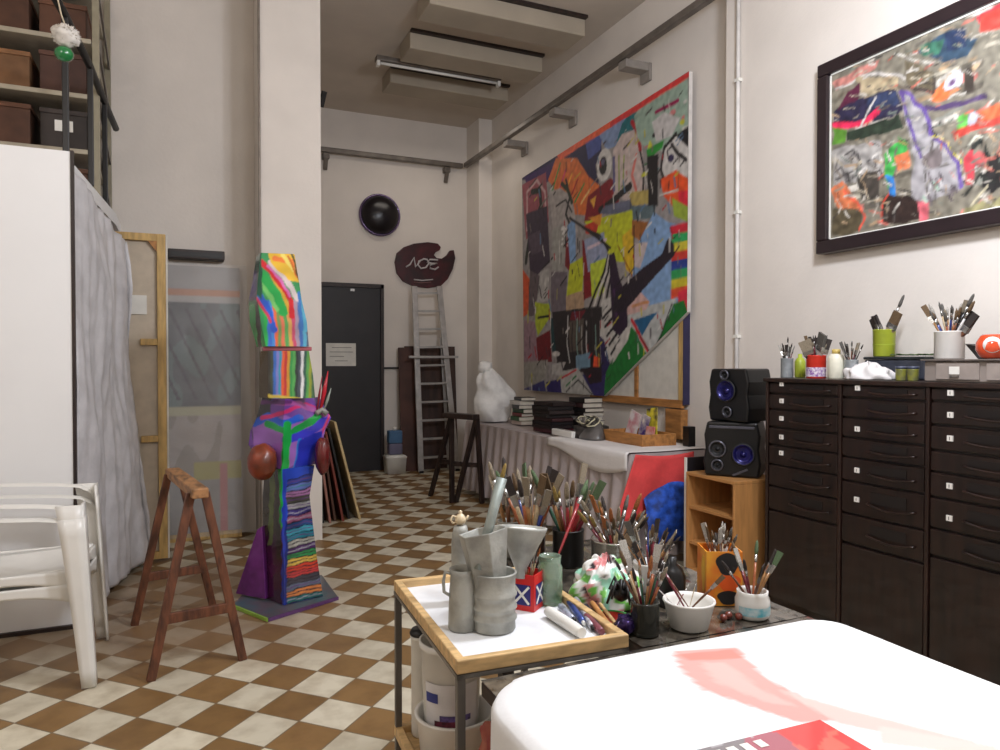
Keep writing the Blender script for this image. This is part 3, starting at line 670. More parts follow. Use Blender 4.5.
# small black box on table by the post
p=onT(693,449); tag(MB().box(3.33,3.39,4.15,4.22,TZ+.016,TZ+.16).build('black_box',SPK,bevel=.004),'small upright black box at the near end of the long table','box')
# magazines in wooden tray
def Vx(px,Y,z): return onY(px,400,Y).x
t=thing('wooden_tray','shallow orange wooden tray holding leaflets on the long table','tray',(3.25,4.55,TZ+.016))
z0=TZ+.016
MB().box(3.02,3.32,4.28,4.80,z0,z0+.012).build('tray_base',ORANGEW,t)
for (x0,x1,ya,yb) in ((3.02,3.035,4.28,4.80),(3.305,3.32,4.28,4.80),(3.035,3.305,4.28,4.295),(3.035,3.305,4.785,4.80)): MB().box(x0,x1,ya,yb,z0+.012,z0+.085).build('tray_side',ORANGEW,t,bevel=.002)
cols_=[((230,214,60),(40,30,50)),((60,40,120),(220,210,200)),((214,206,206),(190,120,130)),((206,90,90),(230,200,190))]
for k,(lb,y,x,hh,wd,tl) in enumerate((('yellow and black magazine, tallest in the wooden tray',4.47,3.24,.25,.13,-.15),('purple and white booklet leaning in the wooden tray',4.53,3.18,.20,.09,.25),('grey and pink leaflet leaning at the left of the wooden tray',4.68,3.18,.22,.13,.3),('pink card standing low at the right of the wooden tray',4.39,3.16,.12,.1,0))):
    M=Matrix.Translation((x,y,z0+.014))@Matrix.Rotation(tl,4,'X')@Matrix.Rotation(.12,4,'Y')
    m=mat('cover_ink',cols_[k][0],.35,scale=14,col2=cols_[k][1])
    o=tag(MB().box(-.004,.004,-wd/2,wd/2,0,hh,M).build('magazine',m),lb,'magazine','leaflets in the wooden tray')
# books in stacks
bid=0
def book(x,y,z,l,w_,h_,rot,col,lbl,grp,pages=(190,182,168),dark=False):
    t=thing('book',lbl,'book',(x,y,z),grp); M=Matrix.Translation((x,y,0))@Matrix.Rotation(rot,4,'Z')
    b=MB(); b.box(-l/2,l/2,-w_/2,w_/2,z,z+.003,M); b.box(-l/2,l/2,-w_/2,w_/2,z+h_-.003,z+h_,M); b.box(-l/2,-l/2+.004,-w_/2,w_/2,z,z+h_,M)
    if dark: b.box(-l/2,l/2,-w_/2,-w_/2+.004,z,z+h_,M)
    b.build('cover',mat('book_cover',col,.45,var=.15),t)
    MB().box(-l/2+.0045,l/2-.005,-w_/2+.005,w_/2-.005,z+.003,z+h_-.003,M).build('page_block',mat('pages',pages,.8),t)
pos=[('bottom','second from the bottom','third from the bottom','fourth from the bottom','fifth from the bottom','sixth from the bottom','seventh from the bottom','top')]
def stack(cx,cy,n,cols,desc,grp,l=.2,w_=.15,hh=.028,rots=.1,dark=False):
    z=TZ+.016
    for k in range(n):
        c=cols[k%len(cols)]; nm='top' if k==n-1 else pos[0][k]
        h1=hh*(.85+.3*random.random())
        book(cx+random.uniform(-.012,.012),cy+random.uniform(-.015,.015),z,l*random.uniform(.88,1.05),w_*random.uniform(.88,1.05),h1,random.uniform(-rots,rots),c,'%s book, %s of the %s'%(c_name(c),nm,desc),grp,dark=dark); z+=h1+.0015
def c_name(c):
    r,g,b_=c
    if max(c)<70 and max(c)-min(c)<25: return 'black'
    if min(c)>170: return 'white'
    if r>g+25: return 'dark red' if r<150 else 'red'
    if g>r+15: return 'dark green'
    if b_>r+15: return 'blue'
    return 'grey'
p=onT(527,428); stack(3.08,6.35,7,[(190,170,160),(50,90,50),(120,50,50),(40,70,46),(30,28,28),(200,196,190),(26,24,24)],'small left pile on the long table','books in the left pile',.17,.2,.036)
p=onT(560,436); stack(2.98,5.55,8,[(70,24,34),(34,26,28),(30,26,30),(56,30,34),(30,26,26),(44,34,34),(26,22,24),(40,30,30)],'dark middle pile on the long table','books in the dark middle pile',.24,.34,.034,dark=True)
stack(3.24,5.42,8,[(34,30,30),(40,34,34),(30,26,26),(206,200,196),(36,30,30),(28,26,26),(60,30,34),(30,26,26)],'right-hand pile on the long table','books in the taller right pile',.2,.26,.038)
# bag with cords
t=thing('open_bag','dark grey open bag stuffed with cream cords on the long table','bag',(3.0,4.98,TZ+.016))
b=MB(); 
def bagf(u,v):
    a=2*PI*u; r=.17+.05*math.sin(2*a); k=1-.55*v**1.6
    return (3.02+r*math.cos(a)*k*.75,4.98+r*1.25*math.sin(a)*k,TZ+.018+.15*v+.02*math.sin(3*a)*v)
b.grid(bagf,32,10); b.build('bag_body',mat('bag_vinyl',(96,92,90),.35,var=.3,scale=9,coat=.3),t,solid=.004)
MB().lathe([(.001,.0),(.15,.0),(.14,.09),(.001,.11)],(3.02,4.98,TZ+.02),24).build('bag_stuffing',mat('dark_fill',(60,54,50),.7,var=.4,scale=30),t)
for k in range(6):
    random.seed(40+k); pts=[(3.0+.09*math.cos(a*1.0+k)+random.uniform(-.02,.02),4.97+.15*math.sin(a*1.3+k),TZ+.15+.03*math.sin(a*2+k)) for a in [i*.4 for i in range(16)]]
    MB().tube(pts,.006,6).build('cord',mat('cream_cord',(206,200,170) if k%2 else (60,56,50),.5),t)
t=thing('power_strip','short white power strip lying in front of the grey bag','power strip',(2.87,5.14,TZ+.016))
MB().box(2.84,2.90,4.98,5.32,TZ+.017,TZ+.07).build('strip_body',WPLAST,t,bevel=.008)
b=MB(); [b.lathe([(.016,0),(.016,.002)],(2.87,5.05+.065*i,TZ+.07),14) for i in range(4)]; b.build('socket',mat('socket_grey',(120,116,110),.5),t)
# white bag behind
t=thing('white_sack','crumpled white sack standing at the far end of the long table','bag',(3.05,6.85,TZ+.016))
def sackf(u,v):
    a=2*PI*u
    r=.23*(math.sin(PI*min(1,.12+v*.88))**.55)*(1-.45*v**2.5)
    nn=noise.noise(Vector((math.cos(a)*1.6,math.sin(a)*1.6,v*3)))*.06*(1 if v<.97 else .2)
    lean=-.20*max(0,v-.55)**1.0
    return (2.97+lean+(r+nn)*math.cos(a),6.8+(r+nn)*.8*math.sin(a),TZ+.018+.56*v)
MB().grid(sackf,36,24).build('sack_body',mat('white_sackcloth',(230,228,224),.7,bump=.35,bscale=25),t)
b=MB(); b.ball((2.86,6.8,TZ+.57),.08,.08,.07,14,.4); b.build('knotted_neck',mat('white_sackcloth',(230,228,224),.7,bump=.35,bscale=25),t)
# ------------------------------------------------------------------ trestles
def trestle(name,lbl,top0,top1,feet,tw,th,lw,brace,mtop,mleg,extra=None):
    c=(Vector(top0)+Vector(top1))/2; t=thing(name,lbl,'trestle',(c.x,c.y,0))
    MB().bar(top0,top1,tw,th).build('top_beam',mtop,t,bevel=.006)
    a=Vector(top0);d=(Vector(top1)-a)
    tops=[a+d*.08,a+d*.08,a+d*.92,a+d*.92]; side=Vector((-d.y,d.x,0)).normalized()
    L=[]
    for k,(f,tp) in enumerate(zip(feet,tops)):
        s=1 if (Vector((f[0],f[1],0))-Vector((tp.x,tp.y,0))).dot(side)>0 else -1
        tt=tp+side*s*tw*.42; tt.z=top0[2]-th*.1; ff=Vector((f[0],f[1],0))
        MB().bar(tt,ff,lw,lw*.62,up=tuple(d.normalized())).build('leg',mleg,t,bevel=.004); L.append((tt,ff))
    for k in brace:
        (i,j,f)=k; p=L[i][0].lerp(L[i][1],f); q=L[j][0].lerp(L[j][1],f); MB().bar(p,q,.022,.045).build('brace',mleg,t,bevel=.003)
    return t
trestle('wooden_trestle','worn brown wooden sawhorse standing on the checkered floor before the painted sculpture',(.08,3.44,.79),(-.04,4.18,.79),[(-.124,3.415),(.256,3.487),(-.226,4.178),(.163,4.25)],.07,.045,.038,[(0,1,.68),(2,3,.68)],OLDT,OLDW)
# far dark trestle
fa=onZ(487,503,0);fb=onZ(452,503,0);fc=onZ(462,483,0);fd=onZ(432,481,0)
ta=onZ(482,417,.86); tb=onZ(446,415,.86)
SH=-.12
t=trestle('wooden_trestle','dark wooden trestle standing between ladder and long table',(ta.x-.06,ta.y,.86),(tb.x,tb.y+.0,.86),[(fa.x-.05,fa.y-.0),(ta.x-.12,ta.y+.38),(fb.x,fb.y),(tb.x-.02,tb.y+.42)],.10,.05,.05,[(0,2,.55),(1,3,.55)],DARKW,DARKW)
# ------------------------------------------------------------------ ladder
yb=8.40; zt=2.40
l0=onZ(421,473,0); l0=Vector((l0.x,l0.y,0)); 
xt0=onY(415,286,8.75);xt1=onY(440,286,8.75)
xb0=l0; xb1=Vector((onZ(463,473,0).x,l0.y,0))
t=thing('step_ladder','tall aluminium ladder narrowing upward under the palette sign','ladder',(l0.x+.2,l0.y,0))
A0=Vector((xt0.x,8.78,xt0.z)); A1=Vector((xt1.x,8.78,xt1.z))
for p,q in ((xb0,A0),(xb1,A1)): MB().bar(p+Vector((0,0,.01)),q,.035,.07,up=(1,0,0)).build('side_rail',ALU,t,bevel=.004)
for k in range(10):
    f=.08+k*.098; MB().bar(xb0.lerp(A0,f),xb1.lerp(A1,f),.05,.026).build('rung',ALU,t,bevel=.003)
for p,q,w_ in ((xb0,A0,.02),(xb1,A1,-.02)):
    p2=p+Vector((w_+.03*(1 if w_>0 else -1),.16,0)); q2=p.lerp(q,.72)+Vector((w_,.05,0)); MB().bar(p2+Vector((0,0,.01)),q2,.025,.04,up=(1,0,0)).build('rear_leg',ALU,t,bevel=.003)
for p in (xb0,xb1): MB().box(p.x-.025,p.x+.025,p.y-.04,p.y+.04,0,.03).build('rubber_foot',BLACK,t,bevel=.004)
MB().bar(onY(409,357,8.62),onY(458,357,8.62),.03,.03).build('cross_bar',ALU,t,bevel=.003)
# brown boards behind the ladder
xa=onY(399,400,8.85).x; xm=onY(424,400,8.85).x; xr=onY(457,400,8.85).x; zz=onY(400,346,8.9).z
def leanY(x0,x1,yf,yt,z1,th,name,m,lbl,cat,grp=None,bev=.003):
    M=[(x0,yf,0),(x1,yf,0),(x1,yt,z1),(x0,yt,z1)]
    b=MB(); vs=[Vector(v) for v in M]+[Vector(v)+Vector((0,th,0)) for v in M]
    b.add(vs,[(0,1,2,3),(7,6,5,4),(0,4,5,1),(1,5,6,2),(2,6,7,3),(3,7,4,0)]); return tag(b.build(name,m,bevel=bev),lbl,cat,grp)
leanY(xa+.10,xr,8.80,8.93,zz,.03,'brown_board',BROWNB,'wide dark board leaning on the back wall behind the ladder','board')
leanY(xa,xm-.04,8.72,8.87,zz-.02,.03,'brown_board',mat('reddish_board',(84,50,38),.6,var=.25,scale=3),'reddish brown narrow board leaning at the left behind the ladder','board')
# white box with blue bottle
p=onZ(397,474,0); t=thing('plastic_tub','small white square tub on the floor left of the brown boards','tub',(p.x,p.y+.1,0))
s_=.13
MB().lathe([(.15,0),(.165,.19),(.172,.2),(.172,.215),(.15,.215)],(p.x,p.y+.1,0),4,Matrix.Rotation(PI/4,3,'Z')).build('tub_body',WPLAST,t)
MB().lathe([(.155,.215),(.155,.225),(.001,.23)],(p.x,p.y+.1,0),4,Matrix.Rotation(PI/4,3,'Z')).build('lid',PAPER,t)
t=thing('blue_bottle','blue and grey jerrycan standing on the white tub','bottle',(p.x,p.y+.1,.232))
b=MB(); b.box(p.x-.085,p.x+.085,p.y+.04,p.y+.16,.233,.37); b.build('lower_body',mat('grey_plastic',(110,106,130),.5),t,bevel=.015)
b=MB(); b.box(p.x-.085,p.x+.085,p.y+.04,p.y+.16,.371,.53); b.build('upper_body',mat('blue_plastic',(70,110,150),.5),t,bevel=.015)
MB().tube([(p.x,p.y+.1,.53),(p.x,p.y+.1,.57)],.025,12).build('cap',PAPER,t)
# ------------------------------------------------------------------ boards leaning on the pillar side
random.seed(5)
for k,(xb,yb_,hh,m,lb) in enumerate(((1.42,6.22,.86,mat('pale_wood',(206,180,130),.6,var=.1),'pale wooden panel, outermost of the boards leaning by the pillar'),
    (1.34,6.28,.80,BLACK,'black panel leaning behind the pale wooden one by the pillar'),
    (1.27,6.20,.78,mat('rust_board',(120,50,36),.6),'rust-red panel leaning among the boards by the pillar'),
    (1.21,6.24,.82,mat('brown_frame',(90,56,40),.6),'brown panel leaning among the boards by the pillar'),
    (1.155,6.18,.72,mat('pinkish_board',(160,110,96),.6),'thin pinkish panel leaning closest to the pillar'),
    (1.10,6.20,.80,BLACK,'black innermost panel leaning against the side of the pillar'))):
    t=tag(MB().prism([(xb,0),(xb+.02,0),(1.03+k*-.0+(xb-1.1)*.55+.02,hh),(1.03+(xb-1.1)*.55,hh)],lambda u,v,s:(u,s,v),yb_,yb_+.55).build('leaning_board',m,bevel=.002),lb,'board','boards leaning by the pillar')
# ------------------------------------------------------------------ left: canvases under plastic
xa=onY(168,300,6.05).x; xb=onY(240,300,6.05).x
t=thing('wrapped_canvas','large grey canvas wrapped in clear plastic leaning on the left wall','canvas',((xa+xb)/2,6.0,0))
A=Art((150,146,146),.03,.2,.12)
z1=2.12
x0_,x1_=xa-.25,xb
def wf(u,v): return (x0_+(x1_-x0_)*u,5.98+.10*v,.06+(z1-.06)*v)
def cw(co):
    u=(co.x-x0_)/(x1_-x0_); v=(co.z-.06)/(z1-.06); c=(150,142,138)
    n_=noise.noise(Vector((u*5,v*7,0)))
    if .46<v<.86: c=(96,98,102) if n_>-.1 else (108,124,122)
    if v<=.46: c=(176,164,156) if n_>-.05 else (150,140,130)
    if v<.22: c=(150,146,142)
    if .20<v<.26 and u>.55: c=(170,160,80)
    if v<.25 and .80<u<.87: c=(186,110,110)
    if .86<=v<.885: c=(196,190,186)
    if .885<=v<.915: c=(206,146,112)
    if v>=.915: c=(176,172,170)
    if .5<v<.84 and abs((u*1.0+v*1.2+.6)%.16)<.03: c=(70,66,74)
    if .44<v<.47: c=(190,184,150)
    return tuple(s2l(q) for q in c)+(1,)
o=MB().grid(wf,70,120).build('canvas_face',PAINTM,None); paint(o,cw)
for v in o.data.vertices: v.co-=Vector(t['_o'])
o.parent=t
b=MB(); b.prism([(5.985,.0),(6.03,.0),(6.13,z1),(6.085,z1)],lambda u,v,s:(s,u,v),x0_,x1_); b.build('stretcher',PINE,t,bevel=.003)
def plast(u,v):
    x=x0_-.02+(x1_-x0_+.07+.05*(1-v))*u; n_=noise.noise(Vector((u*4,v*9,2)))
    return (x,5.955+.10*v-.02*abs(n_)-.03*math.sin(PI*u)*(1-v),.04+(z1+.02-.04)*v)
MB().grid(plast,40,60).build('plastic_wrap',FILM2,t)
p0=onY(168,250,6.12);p1=onY(224,262,6.12)
tag(MB().box(p0.x,p1.x,6.02,YL-.005,p1.z,p0.z).build('dark_box',DARKW,bevel=.005),'long dark box lying on top of the wrapped canvas by the left wall','box')
MB().box(p0.x+.02,p1.x-.02,6.014,6.02,p1.z+.015,p0.z-.02).build('front_recess',BLACK,bpy.data.objects['dark_box'])
# back of a large stretched canvas
t=thing('stretched_canvas','tall canvas seen from behind with a pine stretcher standing beside the plastic sheet','canvas',(-.28,5.45,0))
yc=5.46; x1=onY(166,300,yc).x; x0=-.62; zt=onY(140,233,yc).z
MB().box(x0,x1-.002,yc+.022,yc+.03,.05,zt).build('canvas',mat('canvas_back',(204,190,170),.85,var=.06),t)
MB().box(x1-.055,x1,yc-.012,yc+.02,.02,zt).build('stretcher_upright',PINE,t,bevel=.003)
MB().box(x0,x1-.055,yc-.012,yc+.02,zt-.05,zt).build('stretcher_top',PINE,t,bevel=.003)
MB().box(x0,x1-.055,yc-.012,yc+.02,.02,.07).build('stretcher_bottom',PINE,t,bevel=.003)
for py in (342,439):
    z=onY(150,py,yc).z; b=MB(); b.box(x1-.16,x1-.055,yc-.008,yc+.02,z-.022,z+.022); b.build('stretcher_stub',PINE,t,bevel=.003)
b=MB(); b.prism([(x1-.055,zt-.05),(x1-.11,zt-.05),(x1-.055,zt-.12)],lambda u,v,s:(u,s,v),yc-.01,yc+.02); b.build('corner_wedge',ORANGEW,t)
MB().box(x1+.001,x1+.012,yc-.014,yc+.032,.02,zt).build('canvas_edge',CREAM,t)
z=onY(140,295,yc).z
MB().box(x1-.23,x1-.12,yc+.012,yc+.02,z-.13,z).build('paper_patch',PAPER,t)
# plastic sheet hanging from mezzanine
def sheet(u,v):
    # u along depth, v height
    y=4.305+.98*u+.10*(1-v)*u; zt_=2.36-.13*max(0,u*1.25)-.04*math.floor(u*5)/5
    z=.04+(zt_-.04)*v
    n_=noise.noise(Vector((u*3.5,v*3,0)))*.05+noise.noise(Vector((u*13,v*2,4)))*.022+noise.noise(Vector((u*22,v*18,4)))*.008
    x=-.497+(.16+.12*(1-v))*u**.8+n_*(.25+.75*min(1,u*6))+.03*(1-v)*math.sin(u*6+.5)*u
    if u>.999: x+=.0
    return (x,y,z)
b=MB(); b.grid(sheet,70,90)
def sheet2(u,v):   # wraps round the far end
    p=sheet(1,v); q=Vector(p); return (q.x-.30*u+.03*math.sin(v*9+u*5),q.y+.04*math.sin(PI*u)+.02*u,q.z-.0*u)
b.grid(sheet2,16,90)
tag(b.build('plastic_sheet',FILM,solid=.0015),'tall wrinkled translucent plastic sheet hanging down the side of the white partition','plastic sheet')
t=thing('stored_canvas','dark-edged canvas stored behind the hanging plastic sheet','canvas',(-.6,4.9,0))
MB().box(-.60,-.57,4.36,5.30,.03,2.25).build('canvas',mat('dim_canvas',(150,140,136),.8,var=.15,scale=2),t)
MB().box(-.567,-.545,4.35,4.37,.03,2.2).build('frame_edge',DARKW,t)
p=onZ(167,543,0); t=thing('black_bag','small black bag on the floor behind the sawhorse','bag',(p.x,p.y+.1,0))
b=MB(); b.ball((p.x+.02,p.y+.12,.075),.12,.09,.075,18,.35); b.build('bag_body',BLACK,t)
MB().tube([(p.x-.05,p.y+.12,.12),(p.x-.02,p.y+.12,.19),(p.x+.05,p.y+.12,.19),(p.x+.09,p.y+.12,.12)],.008,8).build('handle',BLACK,t)
# ------------------------------------------------------------------ mezzanine guard rail and shelving
t=thing('guard_rail','black metal guard rail along the open edge of the mezzanine','railing',(-.53,5,2.41))
MB().tube([(-.565,4.0,3.17),(-.53,4.33,3.165),(-.47,4.87,3.11),(-.44,5.4,3.08),(-.40,5.76,3.02)],.022,8).build('handrail',BLACK,t)
for x,y,z in ((-.53,4.33,3.15),(-.47,4.87,3.10),(-.44,5.4,3.07)): MB().bar((x,y,2.411),(x,y,z),.03,.03).build('post',BLACK,t,bevel=.004)
# shelving
YS0,YS1=5.25,6.12
t=thing('metal_shelving','tall pale metal shelving full of boxes on the mezzanine','shelving',(-1.5,5.7,2.41))
ZS=[2.72,3.07,3.42,3.80]
for x in (-.475,-1.45,-2.45):
    for y in (YS0,YS1-.04): 
        b=MB(); b.box(x-.02,x+.02,y,y+.04,2.411,4.45); b.build('post',mat('olive_metal',(150,142,120),.5,var=.08),t,bevel=.003)
for z in ZS:
    b=MB(); b.box(-2.47,-.50,YS0+.002,YS1-.002,z-.03,z); b.build('shelf_board',mat('shelf_metal',(176,166,146),.5,var=.06),t,bevel=.004)
for z in (2.55,2.9,3.25,3.6):
    b=MB(); b.bar((-.462,YS0+.05,z+.14),(-.462,YS1-.05,z-.05),.012,.03); b.build('side_brace',PIPE,t)
random.seed(11)
def carton(x,y,z,w_,d_,h_,col,lb,grp,open_=False,labelp=False,k=0):
    t=thing('storage_box',lb,'box',(x,y,z),grp)
    cm=mat('carton',col,.7,var=.2,scale=5)
    MB().box(x-w_/2,x+w_/2,y-d_/2,y+d_/2,z+.001,z+h_-.03).build('box_body',cm,t,bevel=.005)
    MB().box(x-w_/2-.005,x+w_/2+.005,y-d_/2-.005,y+d_/2+.005,z+h_-.03,z+h_).build('lid',mat('carton_lid',tuple(int(c*1.15) for c in col),.7,var=.2,scale=5),t,bevel=.004)
    if labelp: MB().box(x-.05,x+.05,y-d_/2-.008,y-d_/2-.002,z+h_*.45,z+h_*.72).build('paper_label',PAPER,t)
SH=['lowest shelf','second shelf','third shelf','top shelf']
pal=[((96,62,44),'brown'),((120,50,40),'rust red'),((60,52,48),'dark grey'),((140,100,66),'tan'),((84,56,46),'dark brown'),((110,104,96),'grey')]
used={}
for si,z in enumerate([2.41]+ZS[:3]):
    names=['mezzanine deck','lowest shelf board','middle shelf board','upper shelf board']
    xs=[(-.66,.28),(-.98,.30),(-1.34,.30),(-1.72,.36),(-2.16,.38)]
    ordr=['first from the right','second from the right','third from the right','fourth from the right','fifth from the right']
    for k,(x,w_) in enumerate(xs):
        c,nm=pal[(si*2+k*3+si*k)%6]; hh=.22+.07*random.random() if si else .2
        if si==2 and k==2: c,nm=(130,84,60),'brown'
        carton(x,5.52,z,w_*.92,.42,hh,c,'%s box on the %s, %s'%(nm,names[si],ordr[k]),'boxes on the mezzanine shelving',labelp=(si==2 and k==2) or (si==1 and k==0))
# pompom and green bauble
p=onY(66,36,4.0); 
t=thing('hanging_pompom','white fluffy ball hanging on a string at the top left','ornament',(p.x,p.y,p.z))
b=MB(); random.seed(3)
b.ball(p,.058,.058,.05,20,.3)
for k in range(260):
    v=Vector((random.gauss(0,1),random.gauss(0,1),random.gauss(0,1))).normalized(); a=p+Vector((v.x*.05,v.y*.05,v.z*.043)); e=p+Vector((v.x*.068,v.y*.068,v.z*.056)); s_=v.cross(Vector((.3,.5,.8))).normalized()*.004
    b.add([a-s_,a+s_,e],[(0,1,2)])
b.build('fluffy_ball',mat('white_fluff',(220,214,206),.9),t)
q=onY(58,0,4.0); d=(q-p); MB().tube([p+Vector((0,0,.04)),p+d*.6,p+d*1.0,(q.x-.05,4.0,4.49)],.004,6).build('string',mat('string',(190,176,150),.8),t)
g=onY(64,54,4.0); t=thing('green_bauble','shiny green bauble hanging under the white fluffy ball','ornament',(g.x,g.y,g.z))
MB().ball(g,.042,.042,.036,20).build('ball',mat('green_gloss',(16,120,60),.08,coat=.8),t)
MB().tube([g+Vector((0,0,.034)),g+Vector((0,0,.05))],.009,10).build('cap',STEEL,t)
# ------------------------------------------------------------------ plastic chairs (stack of two)
def chair_meshes():
    # local frame: chair faces -X, origin under seat centre; width along Y
    R={}
    def sx(f): return f
    b=MB()   # seat
    def seat(u,v):
        x=-.24+.46*u; y=(-.22+.44*v)*(1.06-.10*u); return (x,y,.43-.035*math.sin(PI*v)*math.sin(PI*min(1,u*1.0))-.02*u+(-.03*(1-u*8) if u<.12 else 0))
    b.grid(seat,18,18); R['seat']=b
    b=MB()   # backrest (solid shell with curved top)
    def back(u,v):
        y=(-.235+.47*u)*(1-.06*v); bow=.05*math.cos((u-.5)*PI); z=.40+.47*v-.05*v*(2*u-1)**4+.02*math.sin(PI*u)*v
        return (.20+.12*v+bow-.02,y,z)
    b.grid(back,24,18); R['backrest']=b
    for s,n_ in ((-1,'near'),(1,'far')):
        b=MB(); path=[(.33,.262,.74),(.20,.278,.745),(.05,.285,.738),(-.10,.285,.728),(-.19,.282,.715),(-.235,.280,.69),(-.258,.278,.655),(-.268,.277,.61)]
        vs=[]; W2=[.05,.058,.060,.058,.056,.055,.055,.056]
        for p,w_ in zip(path,W2): vs.append(p)
        def arm(u,v):
            f=v*(len(path)-1); i=min(int(f),len(path)-2); k=f-i; p=Vector(path[i]).lerp(Vector(path[i+1]),k); w_=W2[i]+(W2[i+1]-W2[i])*k
            o=(u-.5)*w_; dz=-.012*(2*u-1)**2; return (p.x-.0,s*(p.y+o),p.z+dz)
        b.grid(arm,6,40); R['armrest_'+n_]=b
        b=MB()  # apron between legs, arched below
        def apr(u,v):
            x=-.25+.54*u; top=.43; lo=.335+.055*math.sin(PI*u)**.8; return (x,s*(.238+.008*math.sin(PI*u)),lo+(top-lo)*v)
        b.grid(apr,20,4); R['side_apron_'+n_]=b
    b=MB()
    def fa(u,v): y=-.24+.48*u; lo=.345+.05*math.sin(PI*u)**.8; return (-.255+.01*math.sin(PI*u)-.0,y,lo+(.425-lo)*v)
    b.grid(fa,20,4); R['front_apron']=b
    return R
def leg_mesh(top,foot,wt,wb,dirx,diry):
    # L-section leg
    b=MB(); n_=10
    def f(k,o1,o2):
        p=Vector(top).lerp(Vector(foot),k); wdt=wt+(wb-wt)*k**.8; return (p.x+o1*wdt*dirx,p.y+o2*wdt*diry,p.z)
    for (a1,a2,c1,c2) in ((0,0,1,0),(0,0,0,1)):
        b.grid(lambda u,v:f(v,a1+(c1-a1)*u,a2+(c2-a2)*u),3,n_)
    return b
CH=chair_meshes(); CHM={}
def place_chair(lbl,loc,rot,grp):
    t=thing('plastic_armchair',lbl,'chair',(0,0,0),grp); del t['_o']; t.location=loc; t.rotation_euler=(0,0,rot)
    if not CHM:
        for k,bb in CH.items():
            nm=k.replace('_near','').replace('_far',''); th=.012 if 'armrest' not in k else 0
            o=bb.build(nm,WPLAST,t,solid=th,bevel=.006 if 'armrest' in k else 0); CHM[k]=o
        for nm,tp,ft,wt,wb,dx,dy in (('rear_leg',(.36,-.285,.74),(.31,-.29,0),.055,.045,-1,1),('rear_leg',(.36,.285,.74),(.31,.29,0),.055,.045,-1,-1),
                              ('front_leg',(-.262,-.305,.715),(-.30,-.30,0),.095,.050,1,1),('front_leg',(-.262,.305,.715),(-.30,.30,0),.095,.050,1,-1)):
            o=leg_mesh(tp,ft,wt,wb,dx,dy).build('leg',WPLAST,t,solid=.010); CHM[nm+str(dy)]=o
    else:
        for k,o in CHM.items():
            c=o.copy(); C.objects.link(c); c.parent=t
    return t
# rear legs seen at the right; the chairs face left
def chair_at(z): return (-.66,3.73,z)
place_chair('white plastic armchair standing on the floor, the lower of the stack of two',(-.635,3.74,0.006),PI,'stacked white armchairs')
place_chair('white plastic armchair nested on top of the other one',(-.640,3.74,.062),PI,'stacked white armchairs')
# ------------------------------------------------------------------ painted sculpture
def proj(v):
    c,s=math.cos(YAW),math.sin(YAW); r=v[0]*c-v[1]*s; f=v[0]*s+v[1]*c; z=v[2]-H
    d=f*math.cos(PITCH)-z*math.sin(PITCH); u=f*math.sin(PITCH)+z*math.cos(PITCH)
    return 500+F*r/d,375-F*u/d
def atd(px,d,z):
    r=(px-500)/F*d; return Vector((r*math.cos(YAW)+d*math.sin(YAW),-r*math.sin(YAW)+d*math.cos(YAW),z))
S=thing('painted_sculpture','tall angular sculpture painted in bright stripes and swirls standing on a flat plate','sculpture',(.58,4.25,0))
DE=3.97
def section(name,rows,art,gl=PAINTG,nu=44,dr=.16,db=.3):
    b=MB()
    rows=sorted(rows)
    def at(z):
        for i in range(len(rows)-1):
            if rows[i][0]<=z<=rows[i+1][0]+1e-9:
                k=(z-rows[i][0])/(rows[i+1][0]-rows[i][0]); return [rows[i][j]+(rows[i+1][j]-rows[i][j])*k for j in (1,2,3)]
    z0,z1=rows[0][0],rows[-1][0]; nv=int((z1-z0)/.006)+2
    def corner(z):
        l,e,r=at(min(z1,max(z0,z)))
        L=atd(l,DE+.14,z);E=atd(e,DE,z);R=atd(r,DE+dr,z);B=atd((l+r)/2,DE+db,z); return [E,R,B,L]
    for i in range(4):
        b.grid(lambda u,v:corner(z0+(z1-z0)*v)[i].lerp(corner(z0+(z1-z0)*v)[(i+1)%4],u),nu,nv,False)
    for z in (z0,z1): b.add(corner(z),[(0,1,2,3) if z==z1 else (3,2,1,0)])
    o=b.build(name,gl,None); paint(o,lambda co:art.col(*proj(co),1.1))
    for v in o.data.vertices: v.co-=Vector(S['_o'])
    o.parent=S; return o
A=Art((66,60,46),2,.25,14,.12)
A.p((70,26,60),(258,540),(284,530),(286,620),(262,620)); A.p((96,110,60),(270,470),(275,470),(272,545),(268,545)); A.p((50,44,30),(276,470),(282,470),(280,560),(276,560))
A.p((30,150,60),(278,460),(288,460),(284,520),(280,530)); A.p((40,70,180),(284,460),(330,470),(322,500),(296,620),(281,620)); A.p((30,44,120),(282,520),(287,520),(287,620),(281,620))
rn=random.Random(8)
for k,c in enumerate([(44,60,140),(90,110,180),(160,110,160),(70,70,60),(150,150,150),(60,50,110),(140,80,110),(40,70,120),(60,150,170),(40,120,140),(170,170,160),(70,40,90),(50,140,80),(214,180,80),(206,64,44),(196,60,60),(60,60,70),(90,100,120),(214,130,70),(40,100,100),(50,70,130),(90,60,110),(40,60,90)]):
    y=480+k*6.2; A.p(c,(287,y),(326,y-9),(326,y-3.2),(287,y+6)); A.s((36,34,44),1.1,(287,y),(326,y-9)); A.s(rn.choice([(150,150,160),(90,60,110),(60,120,130),(50,40,50)]),1.0,(287,y+3),(326,y-6))
A.s((40,60,170),3,(284,470),(283,560),(283,615))
section('column_lower',[(.022,263,283,322),(.25,263,283,316),(.45,262,281,312),(.6,262,280,309),(.78,264,281,314)],A)
A=Art((110,70,150),1.4,.2,14,.12)
A.p((60,60,60),(250,396),(272,396),(268,425),(252,440)); A.p((150,100,180),(252,425),(285,415),(330,432),(330,445),(285,470),(255,460))
